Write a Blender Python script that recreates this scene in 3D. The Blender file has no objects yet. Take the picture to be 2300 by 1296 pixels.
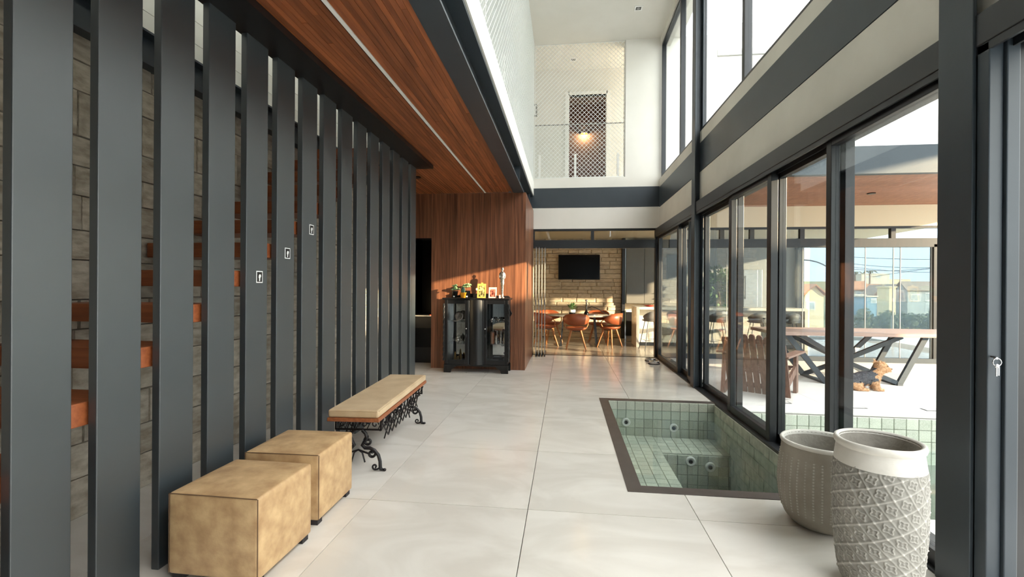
import bpy, bmesh, math, random
from mathutils import Vector, Matrix, noise
R = math.radians
rng = random.Random(7)
sc = bpy.context.scene
C = sc.collection

# ------------------------------------------------------------------ camera
F_PX, YAW, PITCH, ROLL, CAM_H = 1028.855, -0.116534, -0.000838, 0.0063967, 1.34276
W_PX, H_PX = 2300, 1296
fwd = Vector((math.sin(YAW)*math.cos(PITCH), math.cos(YAW)*math.cos(PITCH), math.sin(PITCH)))
rgt0 = Vector((math.cos(YAW), -math.sin(YAW), 0)); up0 = rgt0.cross(fwd)
rgt = math.cos(ROLL)*rgt0 + math.sin(ROLL)*up0
upv = -math.sin(ROLL)*rgt0 + math.cos(ROLL)*up0
cam = bpy.data.objects.new('camera', bpy.data.cameras.new('camera')); C.objects.link(cam)
cam.data.sensor_width = 36; cam.data.lens = F_PX/W_PX*36; cam.data.clip_start = .05; cam.data.clip_end = 2000
cam.matrix_world = Matrix(((rgt.x, upv.x, -fwd.x, 0), (rgt.y, upv.y, -fwd.y, 0), (rgt.z, upv.z, -fwd.z, CAM_H), (0, 0, 0, 1)))
sc.camera = cam
CAM = Vector((0, 0, CAM_H))
def ray(px, py):
    return rgt*((px-W_PX/2)/F_PX) + upv*(-(py-H_PX/2)/F_PX) + fwd
def onX(px, py, x): d = ray(px, py); return CAM + d*(x/d.x)
def onY(px, py, y): d = ray(px, py); return CAM + d*(y/d.y)
def onZ(px, py, z): d = ray(px, py); return CAM + d*((z-CAM_H)/d.z)

# ------------------------------------------------------------------ sky, sun, exposure
wd = bpy.data.worlds.new('world'); sc.world = wd; wd.use_nodes = True
nt = wd.node_tree; nt.nodes.clear()
wo = nt.nodes.new('ShaderNodeOutputWorld'); bg = nt.nodes.new('ShaderNodeBackground')
tc = nt.nodes.new('ShaderNodeTexCoord'); sx = nt.nodes.new('ShaderNodeSeparateXYZ')
mr = nt.nodes.new('ShaderNodeMapRange'); mr.inputs['From Min'].default_value = -.02; mr.inputs['From Max'].default_value = .9
rp = nt.nodes.new('ShaderNodeValToRGB')
rp.color_ramp.elements[0].color = (.44, .51, .545, 1); rp.color_ramp.elements[1].color = (1.02, 1.0, .97, 1)
nt.links.new(tc.outputs['Generated'], sx.inputs[0]); nt.links.new(sx.outputs['Z'], mr.inputs['Value'])
nt.links.new(mr.outputs[0], rp.inputs[0]); nt.links.new(rp.outputs[0], bg.inputs['Color'])
bg.inputs['Strength'].default_value = 3.4
nt.links.new(bg.outputs[0], wo.inputs[0])
sun = bpy.data.objects.new('sun', bpy.data.lights.new('sun', 'SUN')); C.objects.link(sun)
SUN_FROM = Vector((.85, -.45, .185)).normalized()
sun.rotation_euler = SUN_FROM.to_track_quat('Z', 'Y').to_euler()
sun.data.energy = 11.0; sun.data.color = (1, .77, .50); sun.data.angle = R(.8)
sc.view_settings.view_transform = 'Standard'; sc.view_settings.look = 'None'
sc.view_settings.gamma = 1; sc.view_settings.use_curve_mapping = False
sc.view_settings.exposure = 1.7
sc.cycles.use_denoising = True
sc.cycles.max_bounces = 10; sc.cycles.diffuse_bounces = 6; sc.cycles.glossy_bounces = 4
sc.cycles.transparent_max_bounces = 24; sc.cycles.transmission_bounces = 4
sc.cycles.sample_clamp_indirect = 6; sc.cycles.caustics_reflective = False; sc.cycles.caustics_refractive = False

# ------------------------------------------------------------------ materials
def lin(c):
    return tuple(((v/255)/12.92 if v/255 <= .04045 else ((v/255+.055)/1.055)**2.4) for v in c) + (1,)
MATS = {}
def M(name, c1, c2=None, scale=4., stretch=(1, 1, 1), detail=4, rough=.5, metal=0., bump=0., bscale=None, rand=0., lo=.35, hi=.65, spec=.5, coat=0., emit=None, estr=0., wave=None):
    m = bpy.data.materials.new(name); m.use_nodes = True; n = m.node_tree.nodes; l = m.node_tree.links
    b = n['Principled BSDF']; b.inputs['Roughness'].default_value = rough; b.inputs['Metallic'].default_value = metal
    b.inputs['Specular IOR Level'].default_value = spec; b.inputs['Coat Weight'].default_value = coat
    if emit: b.inputs['Emission Color'].default_value = lin(emit); b.inputs['Emission Strength'].default_value = estr
    col = None
    if c2 or bump or rand:
        t = n.new('ShaderNodeTexCoord'); oi = n.new('ShaderNodeObjectInfo')
        mp = n.new('ShaderNodeMapping'); mp.inputs['Scale'].default_value = stretch
        l.new(t.outputs['Object'], mp.inputs['Vector'])
        if rand:
            mu = n.new('ShaderNodeMath'); mu.operation = 'MULTIPLY'; mu.inputs[1].default_value = 57
            l.new(oi.outputs['Random'], mu.inputs[0]); l.new(mu.outputs[0], mp.inputs['Location'])
    if c2:
        tx = n.new('ShaderNodeTexNoise'); tx.inputs['Scale'].default_value = scale; tx.inputs['Detail'].default_value = detail
        l.new(mp.outputs[0], tx.inputs['Vector'])
        if wave: tx.inputs['Distortion'].default_value = wave
        cr = n.new('ShaderNodeValToRGB'); cr.color_ramp.elements[0].position = lo; cr.color_ramp.elements[1].position = hi
        cr.color_ramp.elements[0].color = lin(c1); cr.color_ramp.elements[1].color = lin(c2)
        l.new(tx.outputs['Fac'], cr.inputs[0]); col = cr.outputs[0]
    if rand:
        hs = n.new('ShaderNodeHueSaturation'); mrn = n.new('ShaderNodeMapRange')
        mrn.inputs['To Min'].default_value = 1-rand; mrn.inputs['To Max'].default_value = 1+rand
        l.new(oi.outputs['Random'], mrn.inputs['Value']); l.new(mrn.outputs[0], hs.inputs['Value'])
        if col: l.new(col, hs.inputs['Color'])
        else: hs.inputs['Color'].default_value = lin(c1)
        col = hs.outputs[0]
    if col: l.new(col, b.inputs['Base Color'])
    else: b.inputs['Base Color'].default_value = lin(c1)
    if bump:
        bt = n.new('ShaderNodeTexNoise'); bt.inputs['Scale'].default_value = bscale or scale; bt.inputs['Detail'].default_value = 5
        l.new(mp.outputs[0], bt.inputs['Vector'])
        bp = n.new('ShaderNodeBump'); bp.inputs['Strength'].default_value = bump; bp.inputs['Distance'].default_value = .01
        l.new(bt.outputs['Fac'], bp.inputs['Height']); l.new(bp.outputs[0], b.inputs['Normal'])
    MATS[name] = m
    return m
def glassmat(name, tint, refl=.03, rough=0.):
    m = bpy.data.materials.new(name); m.use_nodes = True; n = m.node_tree.nodes; l = m.node_tree.links; n.clear()
    o = n.new('ShaderNodeOutputMaterial'); mx = n.new('ShaderNodeMixShader'); tr = n.new('ShaderNodeBsdfTransparent'); gl = n.new('ShaderNodeBsdfGlossy')
    fr = n.new('ShaderNodeLayerWeight'); fr.inputs['Blend'].default_value = .5
    pw_ = n.new('ShaderNodeMath'); pw_.operation = 'POWER'; pw_.inputs[1].default_value = 5
    ma = n.new('ShaderNodeMath'); ma.operation = 'MULTIPLY_ADD'; ma.inputs[1].default_value = .6; ma.inputs[2].default_value = refl
    l.new(fr.outputs['Facing'], pw_.inputs[0]); l.new(pw_.outputs[0], ma.inputs[0])
    tr.inputs['Color'].default_value = tint+(1,); gl.inputs['Roughness'].default_value = rough; gl.inputs['Color'].default_value = (.9, .95, 1, 1)
    l.new(ma.outputs[0], mx.inputs[0]); l.new(tr.outputs[0], mx.inputs[1]); l.new(gl.outputs[0], mx.inputs[2]); l.new(mx.outputs[0], o.inputs[0])
    MATS[name] = m
    return m
M('floor_tile', (214, 209, 201), (226, 222, 215), scale=1.3, stretch=(1, 1.8, 1), detail=7, rough=.17, lo=.4, hi=.6, rand=.015, wave=1.2)
M('grout', (120, 116, 110), rough=.9)
M('kitchen_tile', (150, 140, 126), (162, 152, 138), scale=1.5, rough=.2, rand=.02)
M('terrace_tile', (214, 212, 206), (224, 222, 218), scale=1.2, rough=.5, rand=.01)
M('plaster', (222, 219, 211), (228, 225, 218), scale=1.5, rough=.85, bump=.05, bscale=30)
M('plaster_aged', (208, 205, 196), (220, 217, 208), scale=1.6, detail=8, rough=.85, bump=.06, bscale=25)
M('cream', (222, 206, 176), rough=.85)
M('white', (236, 235, 231), rough=.6)
M('steel', (48, 56, 63), (52, 60, 67), scale=3, rough=.42, bump=.02, bscale=300)
M('frame', (27, 29, 32), rough=.38)
M('slat', (36, 43, 47), (40, 47, 51), scale=3, rough=.42, bump=.03, bscale=400, spec=1.0, coat=.25)
MATS['slat'].node_tree.nodes['Principled BSDF'].inputs['Coat Roughness'].default_value = .42
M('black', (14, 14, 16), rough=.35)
M('iron', (26, 22, 24), rough=.4, metal=.3)
M('wood_ceiling', (110, 60, 34), (162, 95, 56), scale=3.5, stretch=(9, .7, 9), detail=6, rough=.45, rand=.3, lo=.25, hi=.75)
M('wood_ext', (138, 92, 70), (160, 110, 86), scale=3, stretch=(9, .7, 9), rough=.5, rand=.08)
M('veneer', (78, 46, 32), (142, 93, 66), scale=3.2, stretch=(8, 1, .3), detail=7, rough=.34, rand=.14, lo=.3, hi=.72, wave=.9)
M('tread', (126, 66, 36), (150, 84, 48), scale=5, stretch=(.6, 9, 9), rough=.42, rand=.06)
M('stone', (160, 149, 132), (198, 190, 175), scale=5, detail=8, rough=.9, bump=.8, bscale=9, rand=.14)
M('stone_warm', (172, 154, 128), (198, 182, 156), scale=4, detail=8, rough=.9, bump=.7, bscale=7, rand=.12)
M('mortar', (150, 143, 130), rough=.95)
M('leather', (164, 130, 92), (204, 172, 128), scale=13, detail=9, rough=.42, bump=.12, bscale=60, lo=.3, hi=.7)
M('leather_pale', (190, 164, 130), (206, 182, 148), scale=6, detail=8, rough=.45, bump=.1, bscale=60)
M('seam', (104, 78, 56), rough=.6)
M('bench_wood', (132, 76, 44), (156, 94, 58), scale=5, stretch=(8, .6, 8), rough=.45)
M('spa_tile', (176, 180, 166), (204, 206, 192), scale=14, detail=8, rough=.55, rand=.13, bump=.3, bscale=40)
M('spa_grout', (136, 140, 130), rough=.9)
M('coping', (74, 66, 62), (84, 76, 72), scale=8, rough=.35)
M('chrome', (200, 202, 204), rough=.16, metal=1)
M('dark_metal', (70, 72, 76), rough=.35, metal=.8)
M('silver', (196, 192, 186), (120, 112, 104), scale=30, rough=.25, metal=.9)
M('gold', (190, 150, 80), rough=.3, metal=.9)
M('concrete', (146, 141, 132), (168, 163, 154), scale=8, detail=8, rough=.9, bump=.3, bscale=40)
M('concrete_pale', (196, 193, 186), (214, 211, 204), scale=6, detail=7, rough=.9, bump=.15, bscale=40)
for m_ in (M('concrete_relief', (128, 126, 120), (150, 148, 142), scale=9, detail=6, rough=.9, bump=.25, bscale=70), M('concrete_dots', (138, 131, 121), (156, 150, 140), scale=7, detail=7, rough=.9, bump=.2, bscale=60)):
    at_ = m_.node_tree.nodes.new('ShaderNodeAttribute'); at_.attribute_name = 'relief'
    mx_ = m_.node_tree.nodes.new('ShaderNodeMix'); mx_.data_type = 'RGBA'; mx_.inputs['B'].default_value = lin((196, 193, 186))
    pb_ = m_.node_tree.nodes['Principled BSDF']; src_ = pb_.inputs['Base Color'].links[0].from_socket
    m_.node_tree.links.new(at_.outputs['Fac'], mx_.inputs['Factor']); m_.node_tree.links.new(src_, mx_.inputs['A']); m_.node_tree.links.new(mx_.outputs['Result'], pb_.inputs['Base Color'])
M('tan_leather', (140, 70, 40), (158, 84, 50), scale=5, rough=.4)
M('oak', (156, 98, 54), (176, 116, 68), scale=6, stretch=(6, 6, .7), rough=.45)
M('table_top', (150, 144, 136), (168, 162, 154), scale=3, rough=.25)
M('grey_shell', (128, 122, 116), rough=.5)
M('marble', (214, 208, 196), (176, 168, 152), scale=2.2, detail=9, rough=.25, lo=.5, hi=.8, wave=2)
M('pantry', (86, 86, 80), (92, 92, 86), scale=2, rough=.45)
M('screen', (8, 9, 11), rough=.22, spec=.25)
M('leaf', (58, 92, 44), (104, 138, 78), scale=30, rough=.55, rand=.1)
M('succulent', (120, 158, 110), (176, 200, 158), scale=40, rough=.5)
M('cactus', (40, 74, 60), rough=.6)
M('orange', (224, 150, 30), rough=.45)
M('yellow_frame', (236, 186, 84), rough=.5)
M('pink_frame', (236, 190, 172), rough=.5)
M('photo_a', (60, 54, 24), (214, 196, 130), scale=26, rough=.4, lo=.42, hi=.6)
M('photo_b', (70, 22, 18), (226, 130, 108), scale=24, rough=.4, lo=.4, hi=.6)
M('red', (176, 62, 44), rough=.5)
M('mirror', (214, 218, 220), rough=.03, metal=1)
M('teak', (104, 78, 66), (132, 102, 88), scale=5, stretch=(8, 8, .8), rough=.6, rand=.08)
M('deck_table', (150, 124, 112), (166, 140, 128), scale=3, stretch=(.6, 8, 8), rough=.4)
M('dog_dark', (58, 60, 66), (92, 92, 96), scale=60, rough=.75)
M('dog_tan', (178, 128, 86), (216, 178, 138), scale=50, rough=.75)
M('dog_nose', (20, 18, 18), rough=.3)
M('house_white', (206, 196, 180), rough=.9)
M('house_cream', (226, 206, 170), rough=.9)
M('house_grey', (170, 176, 178), rough=.9)
M('house_blue', (130, 160, 180), rough=.9)
M('roof_tile', (184, 132, 96), (160, 112, 84), scale=1.5, rough=.9)
M('roof_grey', (150, 136, 122), (132, 120, 108), scale=1.5, rough=.9)
M('grass', (92, 96, 52), (128, 122, 72), scale=.15, rough=.95)
M('hill', (136, 118, 84), (150, 134, 96), scale=.02, rough=.95)
M('tree_far', (70, 80, 58), (112, 118, 86), scale=.8, rough=.95)
M('sticker_white', (214, 216, 214), rough=.5)
M('brown_wall', (158, 126, 114), rough=.8)
M('picture_grey', (150, 150, 146), rough=.6)
M('net', (232, 234, 232), rough=.6)
M('lamp_glow', (255, 190, 90), emit=(255, 196, 96), estr=5)
M('oven_red', (255, 60, 20), emit=(255, 70, 30), estr=1.2)
M('fridge', (188, 190, 190), rough=.3, metal=.7)
M('rubber', (40, 36, 38), rough=.7)
glassmat('glass', (.80, .82, .82))
glassmat('glass_tint', (.70, .735, .75))
glassmat('glass_clear', (.96, .97, .97))
glassmat('water', (.95, .98, .975), .012, .0)

# ------------------------------------------------------------------ mesh helpers
class MB:
    def __init__(s): s.v = []; s.f = []; s.sm = []
    def add(s, vs, fs, smooth=False):
        o = len(s.v); s.v += [tuple(p) for p in vs]; s.f += [tuple(i+o for i in f) for f in fs]; s.sm += [smooth]*len(fs); return s
    def box(s, x0, x1, y0, y1, z0, z1, mat=None):
        vs = [(x, y, z) for z in (z0, z1) for y in (y0, y1) for x in (x0, x1)]
        if mat is not None: vs = [mat @ Vector(p) for p in vs]
        return s.add(vs, [(0, 2, 3, 1), (4, 5, 7, 6), (0, 1, 5, 4), (2, 6, 7, 3), (0, 4, 6, 2), (1, 3, 7, 5)])
    def beam(s, a, b, w, h, up=(0, 0, 1)):
        a, b = Vector(a), Vector(b); d = (b-a).normalized(); u = Vector(up)
        if abs(d.dot(u)) > .98: u = Vector((0, 1, 0))
        r = d.cross(u).normalized(); u = r.cross(d)
        vs = [p + r*i*w/2 + u*j*h/2 for p in (a, b) for i, j in ((-1, -1), (1, -1), (1, 1), (-1, 1))]
        return s.add(vs, [(0, 3, 2, 1), (4, 5, 6, 7), (0, 1, 5, 4), (1, 2, 6, 5), (2, 3, 7, 6), (3, 0, 4, 7)])
    def tube(s, pts, r, n=8, closed=False, radii=None):
        pts = [Vector(p) for p in pts]; m = len(pts); vs = []; fs = []
        prev = None
        for i, p in enumerate(pts):
            d = (pts[(i+1) % m]-pts[i-1]) if closed else (pts[min(i+1, m-1)]-pts[max(i-1, 0)])
            d.normalize()
            if prev is None:
                u = Vector((0, 0, 1)) if abs(d.z) < .9 else Vector((1, 0, 0)); a = d.cross(u).normalized()
            else:
                a = prev - d*prev.dot(d); a.normalize()
            prev = a; b = d.cross(a); q = radii[i] if radii else r
            vs += [p + (a*math.cos(2*math.pi*k/n) + b*math.sin(2*math.pi*k/n))*q for k in range(n)]
        for i in range(m if closed else m-1):
            j = (i+1) % m
            fs += [(i*n+k, i*n+(k+1) % n, j*n+(k+1) % n, j*n+k) for k in range(n)]
        s.add(vs, fs, True)
        if not closed: s.add(vs[:n], [tuple(range(n))[::-1]]); s.add(vs[-n:], [tuple(range(n))])
        return s
    def lathe(s, prof, n=24, c=(0, 0, 0), sx=1, sy=1, cap=True):
        vs = [(c[0]+r*math.cos(2*math.pi*k/n)*sx, c[1]+r*math.sin(2*math.pi*k/n)*sy, c[2]+z) for r, z in prof for k in range(n)]
        fs = [(i*n+k, i*n+(k+1) % n, (i+1)*n+(k+1) % n, (i+1)*n+k) for i in range(len(prof)-1) for k in range(n)]
        s.add(vs, fs, True)
        if cap:
            if prof[0][0] > 1e-5: s.add(vs[:n], [tuple(range(n))[::-1]])
            if prof[-1][0] > 1e-5: s.add(vs[-n:], [tuple(range(n))])
        return s
    def prism(s, poly, axis, a, b):
        def P(u, v, w): return {'x': (w, u, v), 'y': (u, w, v), 'z': (u, v, w)}[axis]
        n = len(poly); vs = [P(u, v, a) for u, v in poly]+[P(u, v, b) for u, v in poly]
        return s.add(vs, [tuple(range(n))[::-1], tuple(range(n, 2*n))]+[(i, (i+1) % n, n+(i+1) % n, n+i) for i in range(n)])
    def ball(s, c, r, nu=12, nv=8):
        r = r if isinstance(r, (tuple, list)) else (r, r, r)
        prof = [(math.sin(math.pi*i/nv), -math.cos(math.pi*i/nv)) for i in range(nv+1)]
        vs = [(c[0]+q*math.cos(2*math.pi*k/nu)*r[0], c[1]+q*math.sin(2*math.pi*k/nu)*r[1], c[2]+z*r[2]) for q, z in prof for k in range(nu)]
        return s.add(vs, [(i*nu+k, i*nu+(k+1) % nu, (i+1)*nu+(k+1) % nu, (i+1)*nu+k) for i in range(nv) for k in range(nu)], True)
    def mesh(s, name, mat):
        me = bpy.data.meshes.new(name); me.from_pydata(s.v, [], s.f); me.validate()
        me.materials.append(MATS[mat])
        if len(me.polygons) == len(s.sm): me.polygons.foreach_set('use_smooth', s.sm)
        me.update()
        bm = bmesh.new(); bm.from_mesh(me); bmesh.ops.recalc_face_normals(bm, faces=bm.faces); bm.to_mesh(me); bm.free()
        return me
    def build(s, name, mat, parent=None, bevel=0, seg=2, loc=None):
        o = bpy.data.objects.new(name, s.mesh(name, mat)); C.objects.link(o)
        if parent: o.parent = parent
        if loc: o.location = loc
        if bevel:
            b = o.modifiers.new('bevel', 'BEVEL'); b.width = bevel; b.segments = seg; b.limit_method = 'ANGLE'; b.angle_limit = R(40)
        return o
def box(x0, x1, y0, y1, z0, z1): return MB().box(x0, x1, y0, y1, z0, z1)
def inst(name, me, parent, loc, scale=None, rot=None):
    o = bpy.data.objects.new(name, me); C.objects.link(o); o.parent = parent; o.location = loc
    if scale: o.scale = scale
    if rot: o.rotation_euler = rot
    return o
def tag(o, label, cat, group=None):
    o['label'] = label; o['category'] = cat
    if group: o['group'] = group
    return o
def thing(name, label, cat, loc=(0, 0, 0), rz=0, group=None):
    o = bpy.data.objects.new(name, None); C.objects.link(o); o.location = loc; o.rotation_euler = (0, 0, rz); o.empty_display_size = .1
    return tag(o, label, cat, group)
def struct(name, mb, mat, label=None, bevel=0):
    o = mb.build(name, mat, None, bevel); o['kind'] = 'structure'
    if label: o['label'] = label
    return o
def sgroup(name, label=None):
    o = bpy.data.objects.new(name, None); C.objects.link(o); o['kind'] = 'structure'; o.empty_display_size = .1
    if label: o['label'] = label
    return o
def copy_tree(o, loc, rz, label, parent=None):
    c = o.copy(); C.objects.link(c); c.parent = parent
    if parent is None: c.location = loc; c.rotation_euler = (0, 0, rz); c['label'] = label
    for ch in o.children: copy_tree(ch, None, None, None, c)
    return c
def brickmesh(name, mat, ch=.06):
    # unit piece, centred in x/z, chamfered front (-y) edges, y in [-.5,.5]
    m = MB(); a = .5; b = .5-ch
    vs = [(-a, .5, -a), (a, .5, -a), (a, .5, a), (-a, .5, a), (-a, -.2, -a), (a, -.2, -a), (a, -.2, a), (-a, -.2, a), (-b, -.5, -b), (b, -.5, -b), (b, -.5, b), (-b, -.5, b)]
    fs = [(0, 1, 2, 3)]+[(i, (i+1) % 4, 4+(i+1) % 4, 4+i) for i in range(4)]+[(4+i, 4+(i+1) % 4, 8+(i+1) % 4, 8+i) for i in range(4)]+[(8, 9, 10, 11)]
    m.add(vs, fs); return m.mesh(name, mat)
# ================================================================== THE SETTING
XR = 1.815        # inner face of the white wall above the sliding doors
XF = 1.75         # inner face of the sliding frames
YF = 9.26         # far wall of the hall
YW = 7.46         # wood-veneered wall
XB = -.655        # side of the wood-veneered box
XS = -1.90        # room face of the slat screen
XL = -2.79        # stone stair wall
ZT = 2.91         # timber ceiling
ZC = 6.27         # upper ceiling
PX0, PX1, PY0, PY1 = .418, 1.755, 3.10, 5.71      # plunge pool opening (outer edge of its coping)

# ---- hall floor: one tile per object
floor = struct('floor', MB().box(XL, PX0, -3, YF, -.1, -.012).box(PX1, 1.95, -3, YF, -.9, -.012).box(PX0, PX1, -3, PY0, -.1, -.012).box(PX0, PX1, PY1, YF, -.1, -.012), 'grout', 'pale marble-look tiled hall floor')
def rect_minus(x0, x1, y0, y1):
    if x1 <= PX0 or x0 >= PX1 or y1 <= PY0 or y0 >= PY1: return [(x0, x1, y0, y1)]
    out = []
    if y0 < PY0: out.append((x0, x1, y0, PY0))
    if y1 > PY1: out.append((x0, x1, PY1, y1))
    a, b = max(y0, PY0), min(y1, PY1)
    if x0 < PX0: out.append((x0, PX0, a, b))
    if x1 > PX1: out.append((PX1, x1, a, b))
    return out
g = .0022
for i in range(-3, 3):
    for j in range(-6, 7):
        x0, x1 = max(-.219+i, XL), min(-.219+i+1, 1.93); y0, y1 = max(2.773+j, -3), min(2.773+j+1, YF-.02)
        if x1-x0 < .02 or y1-y0 < .02: continue
        rs = rect_minus(x0+g, x1-g, y0+g, y1-g)
        if not rs: continue
        mb = MB()
        for (a, b, c, d) in rs: mb.box(a, b, c, d, -.012, 0)
        mb.build('floor_tile', 'floor_tile', floor)

# ---- stone stair wall
wl = struct('wall_left', box(XL-.25, XL-.03, -3, 10.4, -.1, ZC), 'mortar', 'rough grey limestone wall behind the stairs')
sm = brickmesh('stone', 'stone', .015)
row = 0; z = 0; cnt = 0
while z < 2.72:
    h = rng.choice((.17, .2, .23, .26)); y = .9 - rng.random()*.35
    while y < 6.3:
        w = rng.uniform(.34, .62)
        o = inst('stone', sm, wl, (XL-.015+rng.uniform(-.006, .008), y+w/2, z+h/2), (w-.003, .05, h-.003), (0, 0, R(90))); cnt += 1
        y += w
    z += h; row += 1
mb = MB(); y = .6
while z < 3.5:
    y = .6
    while y < 6.9:
        mb.box(XL-.03, XL+.005, y, y+.49, z, z+.165); y += .495
    z += .17
o = mb.build('stone_courses', 'plaster_aged', wl); o['kind'] = 'stuff'
struct('trim_1', MB().box(XL, XL+.10, -1, 7.3, 2.775, 2.79).box(XL, XL+.03, -1, 7.3, 2.79, 2.98).box(XL, XL+.10, -1, 7.3, 2.98, 2.995), 'steel', 'dark steel beam along the stair wall')

# ---- timber batten ceiling under the gallery
ceil = struct('ceiling_1', MB().box(-1.76, -.86, -3, YW+.1, ZT+.012, ZT+.08).box(XL, -1.76, 5.72, YW+.1, ZT+.012, ZT+.08), 'black', 'timber batten ceiling below the gallery')
nb = 24; x0 = -1.76; pitch = .9/nb
for i in range(nb):
    xa = x0+i*pitch
    if abs(xa+pitch/2+1.325) < pitch*.55: continue
    y = -.6-rng.random()*1.4
    while y < YW:
        ln = rng.uniform(1.6, 3.6); y1 = min(y+ln, YW)
        if y1-y > .15 and y1 > .6:
            box(xa+.0012, xa+pitch-.0012, y+.001, y1-.001, ZT+rng.uniform(0, .004), ZT+.02).build('batten', 'wood_ceiling', ceil)
        y = y1 if y1 < YW else 99
for i in range(24):
    xa = XL+i*(XL*-1-1.76)/24
    box(xa+.0025, xa+.0405, 5.74, YW, ZT+.001, ZT+.02).build('batten', 'wood_ceiling', ceil)
MB().box(-1.337, -1.313, -1, YW, ZT-.001, ZT+.03).build('light_track', 'white', ceil)
for yy in (6.3,): MB().lathe([(.05, 0), (.05, .012), (.035, .012), (.03, .02)], 16, (-2.1, yy, ZT-.012)).build('downlight_ring', 'black', ceil)
# gallery edge: I-beam, white slab
beam = sgroup('trim_2', 'dark steel I-beam carrying the gallery edge')
MB().box(-.86, -.69, -3, YF, ZT-.005, ZT+.012).build('lower_flange', 'steel', beam)
MB().box(-.80, -.785, -3, YF, ZT+.012, 3.19).build('web', 'steel', beam)
MB().box(-.86, -.67, -3, YF, 3.19, 3.215).build('upper_flange', 'steel', beam)
for yy in (6.9, 8.9): MB().box(-.785, -.70, yy, yy+.015, ZT+.012, 3.19).build('stiffener', 'steel', beam)
struct('floor_2', MB().box(XS+.02, XB, -3, YF, 3.215, 3.48).box(XL, XS+.02, 6.3, YF, 3.215, 3.48).box(XL, -.68, YF, 10.42, 3.36, 3.555).box(-.68, 1.154, YF+.2, 10.42, 3.36, 3.555), 'white', 'white gallery slab with bright edge')

# ---- far wall
struct('wall_far', MB().box(-.9, XR, YF, YF+.2, 2.54, 2.96).box(-.9, XR+.1, YF, YF+.2, 3.36, 3.56).box(1.154, XR+.1, YF, YF+.3, 3.56, ZC), 'plaster', 'white plaster far wall with a gallery opening')
struct('trim_3', MB().box(-.9, XR, YF-.004, YF+.12, 2.965, 3.36), 'steel', 'dark steel beam across the far wall')
# ---- right wall above the doors
struct('wall_right', MB().box(XR, XR+.2, -3, YF, 2.53, 2.945).box(XR, XR+.2, -3, YF, 3.34, 3.5).box(XR, XR+.2, -3, YF+.1, 6.12, ZC), 'plaster_aged', 'white plaster band over the sliding doors')
struct('trim_4', MB().box(XR-.004, XR+.15, -3, YF, 2.95, 3.34), 'steel', 'dark steel beam along the right wall')
# ---- upper ceiling and gallery walls
struct('ceiling', MB().box(XL, XR+.4, -3, 13, ZC, ZC+.2), 'plaster', 'smooth white upper ceiling')
YB = 10.42; dx0, dx1, dz = .035, .90, 5.70
struct('wall_back', MB().box(XL, dx0, YB, YB+.12, 3.56, ZC).box(dx1, XR, YB, YB+.12, 3.56, ZC).box(dx0, dx1, YB, YB+.12, dz, ZC), 'plaster', 'white gallery back wall')
struct('wall_left_upper', MB().box(XL-.04, XL, -3, YB, 3.0, ZC), 'plaster', 'white gallery side wall')
dr = sgroup('door_1', 'white upstairs door frame opening to a lit bedroom')
MB().box(dx0-.07, dx0+.02, YB-.02, YB+.14, 3.56, dz+.07).box(dx1-.02, dx1+.07, YB-.02, YB+.14, 3.56, dz+.07).box(dx0, dx1, YB-.02, YB+.14, dz, dz+.07).build('door_frame', 'white', dr)
for zz in (4.0, 5.3): box(dx0+.02, dx0+.03, YB, YB+.02, zz, zz+.09).build('hinge', 'dark_metal', dr)
struct('wall_room', MB().box(-.6, 1.6, 12.4, 12.5, 3.5, ZC).box(-.7, -.6, YB+.12, 12.5, 3.5, ZC).box(1.6, 1.7, YB+.12, 12.5, 3.5, ZC).box(-.7, 1.7, YB+.12, 12.5, 3.4, 3.56), 'brown_wall', 'brown wall of the lit upstairs room')
# ---- wood-veneered wall and box
ww = struct('wall_wood', MB().box(-2.235, XB-.012, YW+.012, YW+.3, 0, ZT).box(XL, -2.235, YW+.012, YW+.3, 2.17, ZT).box(XB-.2, XB-.012, YW+.3, YF, 0, ZT-.006), 'black', 'brown veneered wall with dark doorway')
xs = -2.235; k = 0
while xs < XB-.01:
    w = min(rng.choice((.16, .2, .24)), XB-xs)
    if XB-(xs+w) < .06: w = XB-xs
    box(xs+.0006, xs+w-.0006, YW, YW+.012, 0, ZT).build('veneer_panel', 'veneer', ww); xs += w
for a, b in ((XL, -2.5), (-2.5, -2.235)): box(a+.0006, b-.0006, YW, YW+.012, 2.17, ZT).build('veneer_panel', 'veneer', ww)
ys = YW
while ys < YF-.01:
    w = min(.6, YF-ys); box(XB-.012, XB, ys+.0006, ys+w-.0006, 0, ZT).build('veneer_panel', 'veneer', ww); ys += w
# dark room behind the doorway
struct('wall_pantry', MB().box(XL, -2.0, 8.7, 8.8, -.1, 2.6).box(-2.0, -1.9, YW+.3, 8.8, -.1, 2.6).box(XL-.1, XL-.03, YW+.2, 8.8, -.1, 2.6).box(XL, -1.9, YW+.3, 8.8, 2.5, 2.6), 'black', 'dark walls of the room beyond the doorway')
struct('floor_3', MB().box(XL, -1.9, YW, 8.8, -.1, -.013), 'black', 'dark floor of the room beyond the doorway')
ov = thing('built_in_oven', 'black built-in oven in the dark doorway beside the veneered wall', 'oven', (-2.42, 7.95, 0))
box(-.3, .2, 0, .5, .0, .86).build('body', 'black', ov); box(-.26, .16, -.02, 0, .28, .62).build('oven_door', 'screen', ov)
box(-.28, .18, -.015, 0, .83, .845).build('control_panel', 'chrome', ov); box(.02, .1, -.018, 0, .847, .858).build('indicator_light', 'oven_red', ov)

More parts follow.
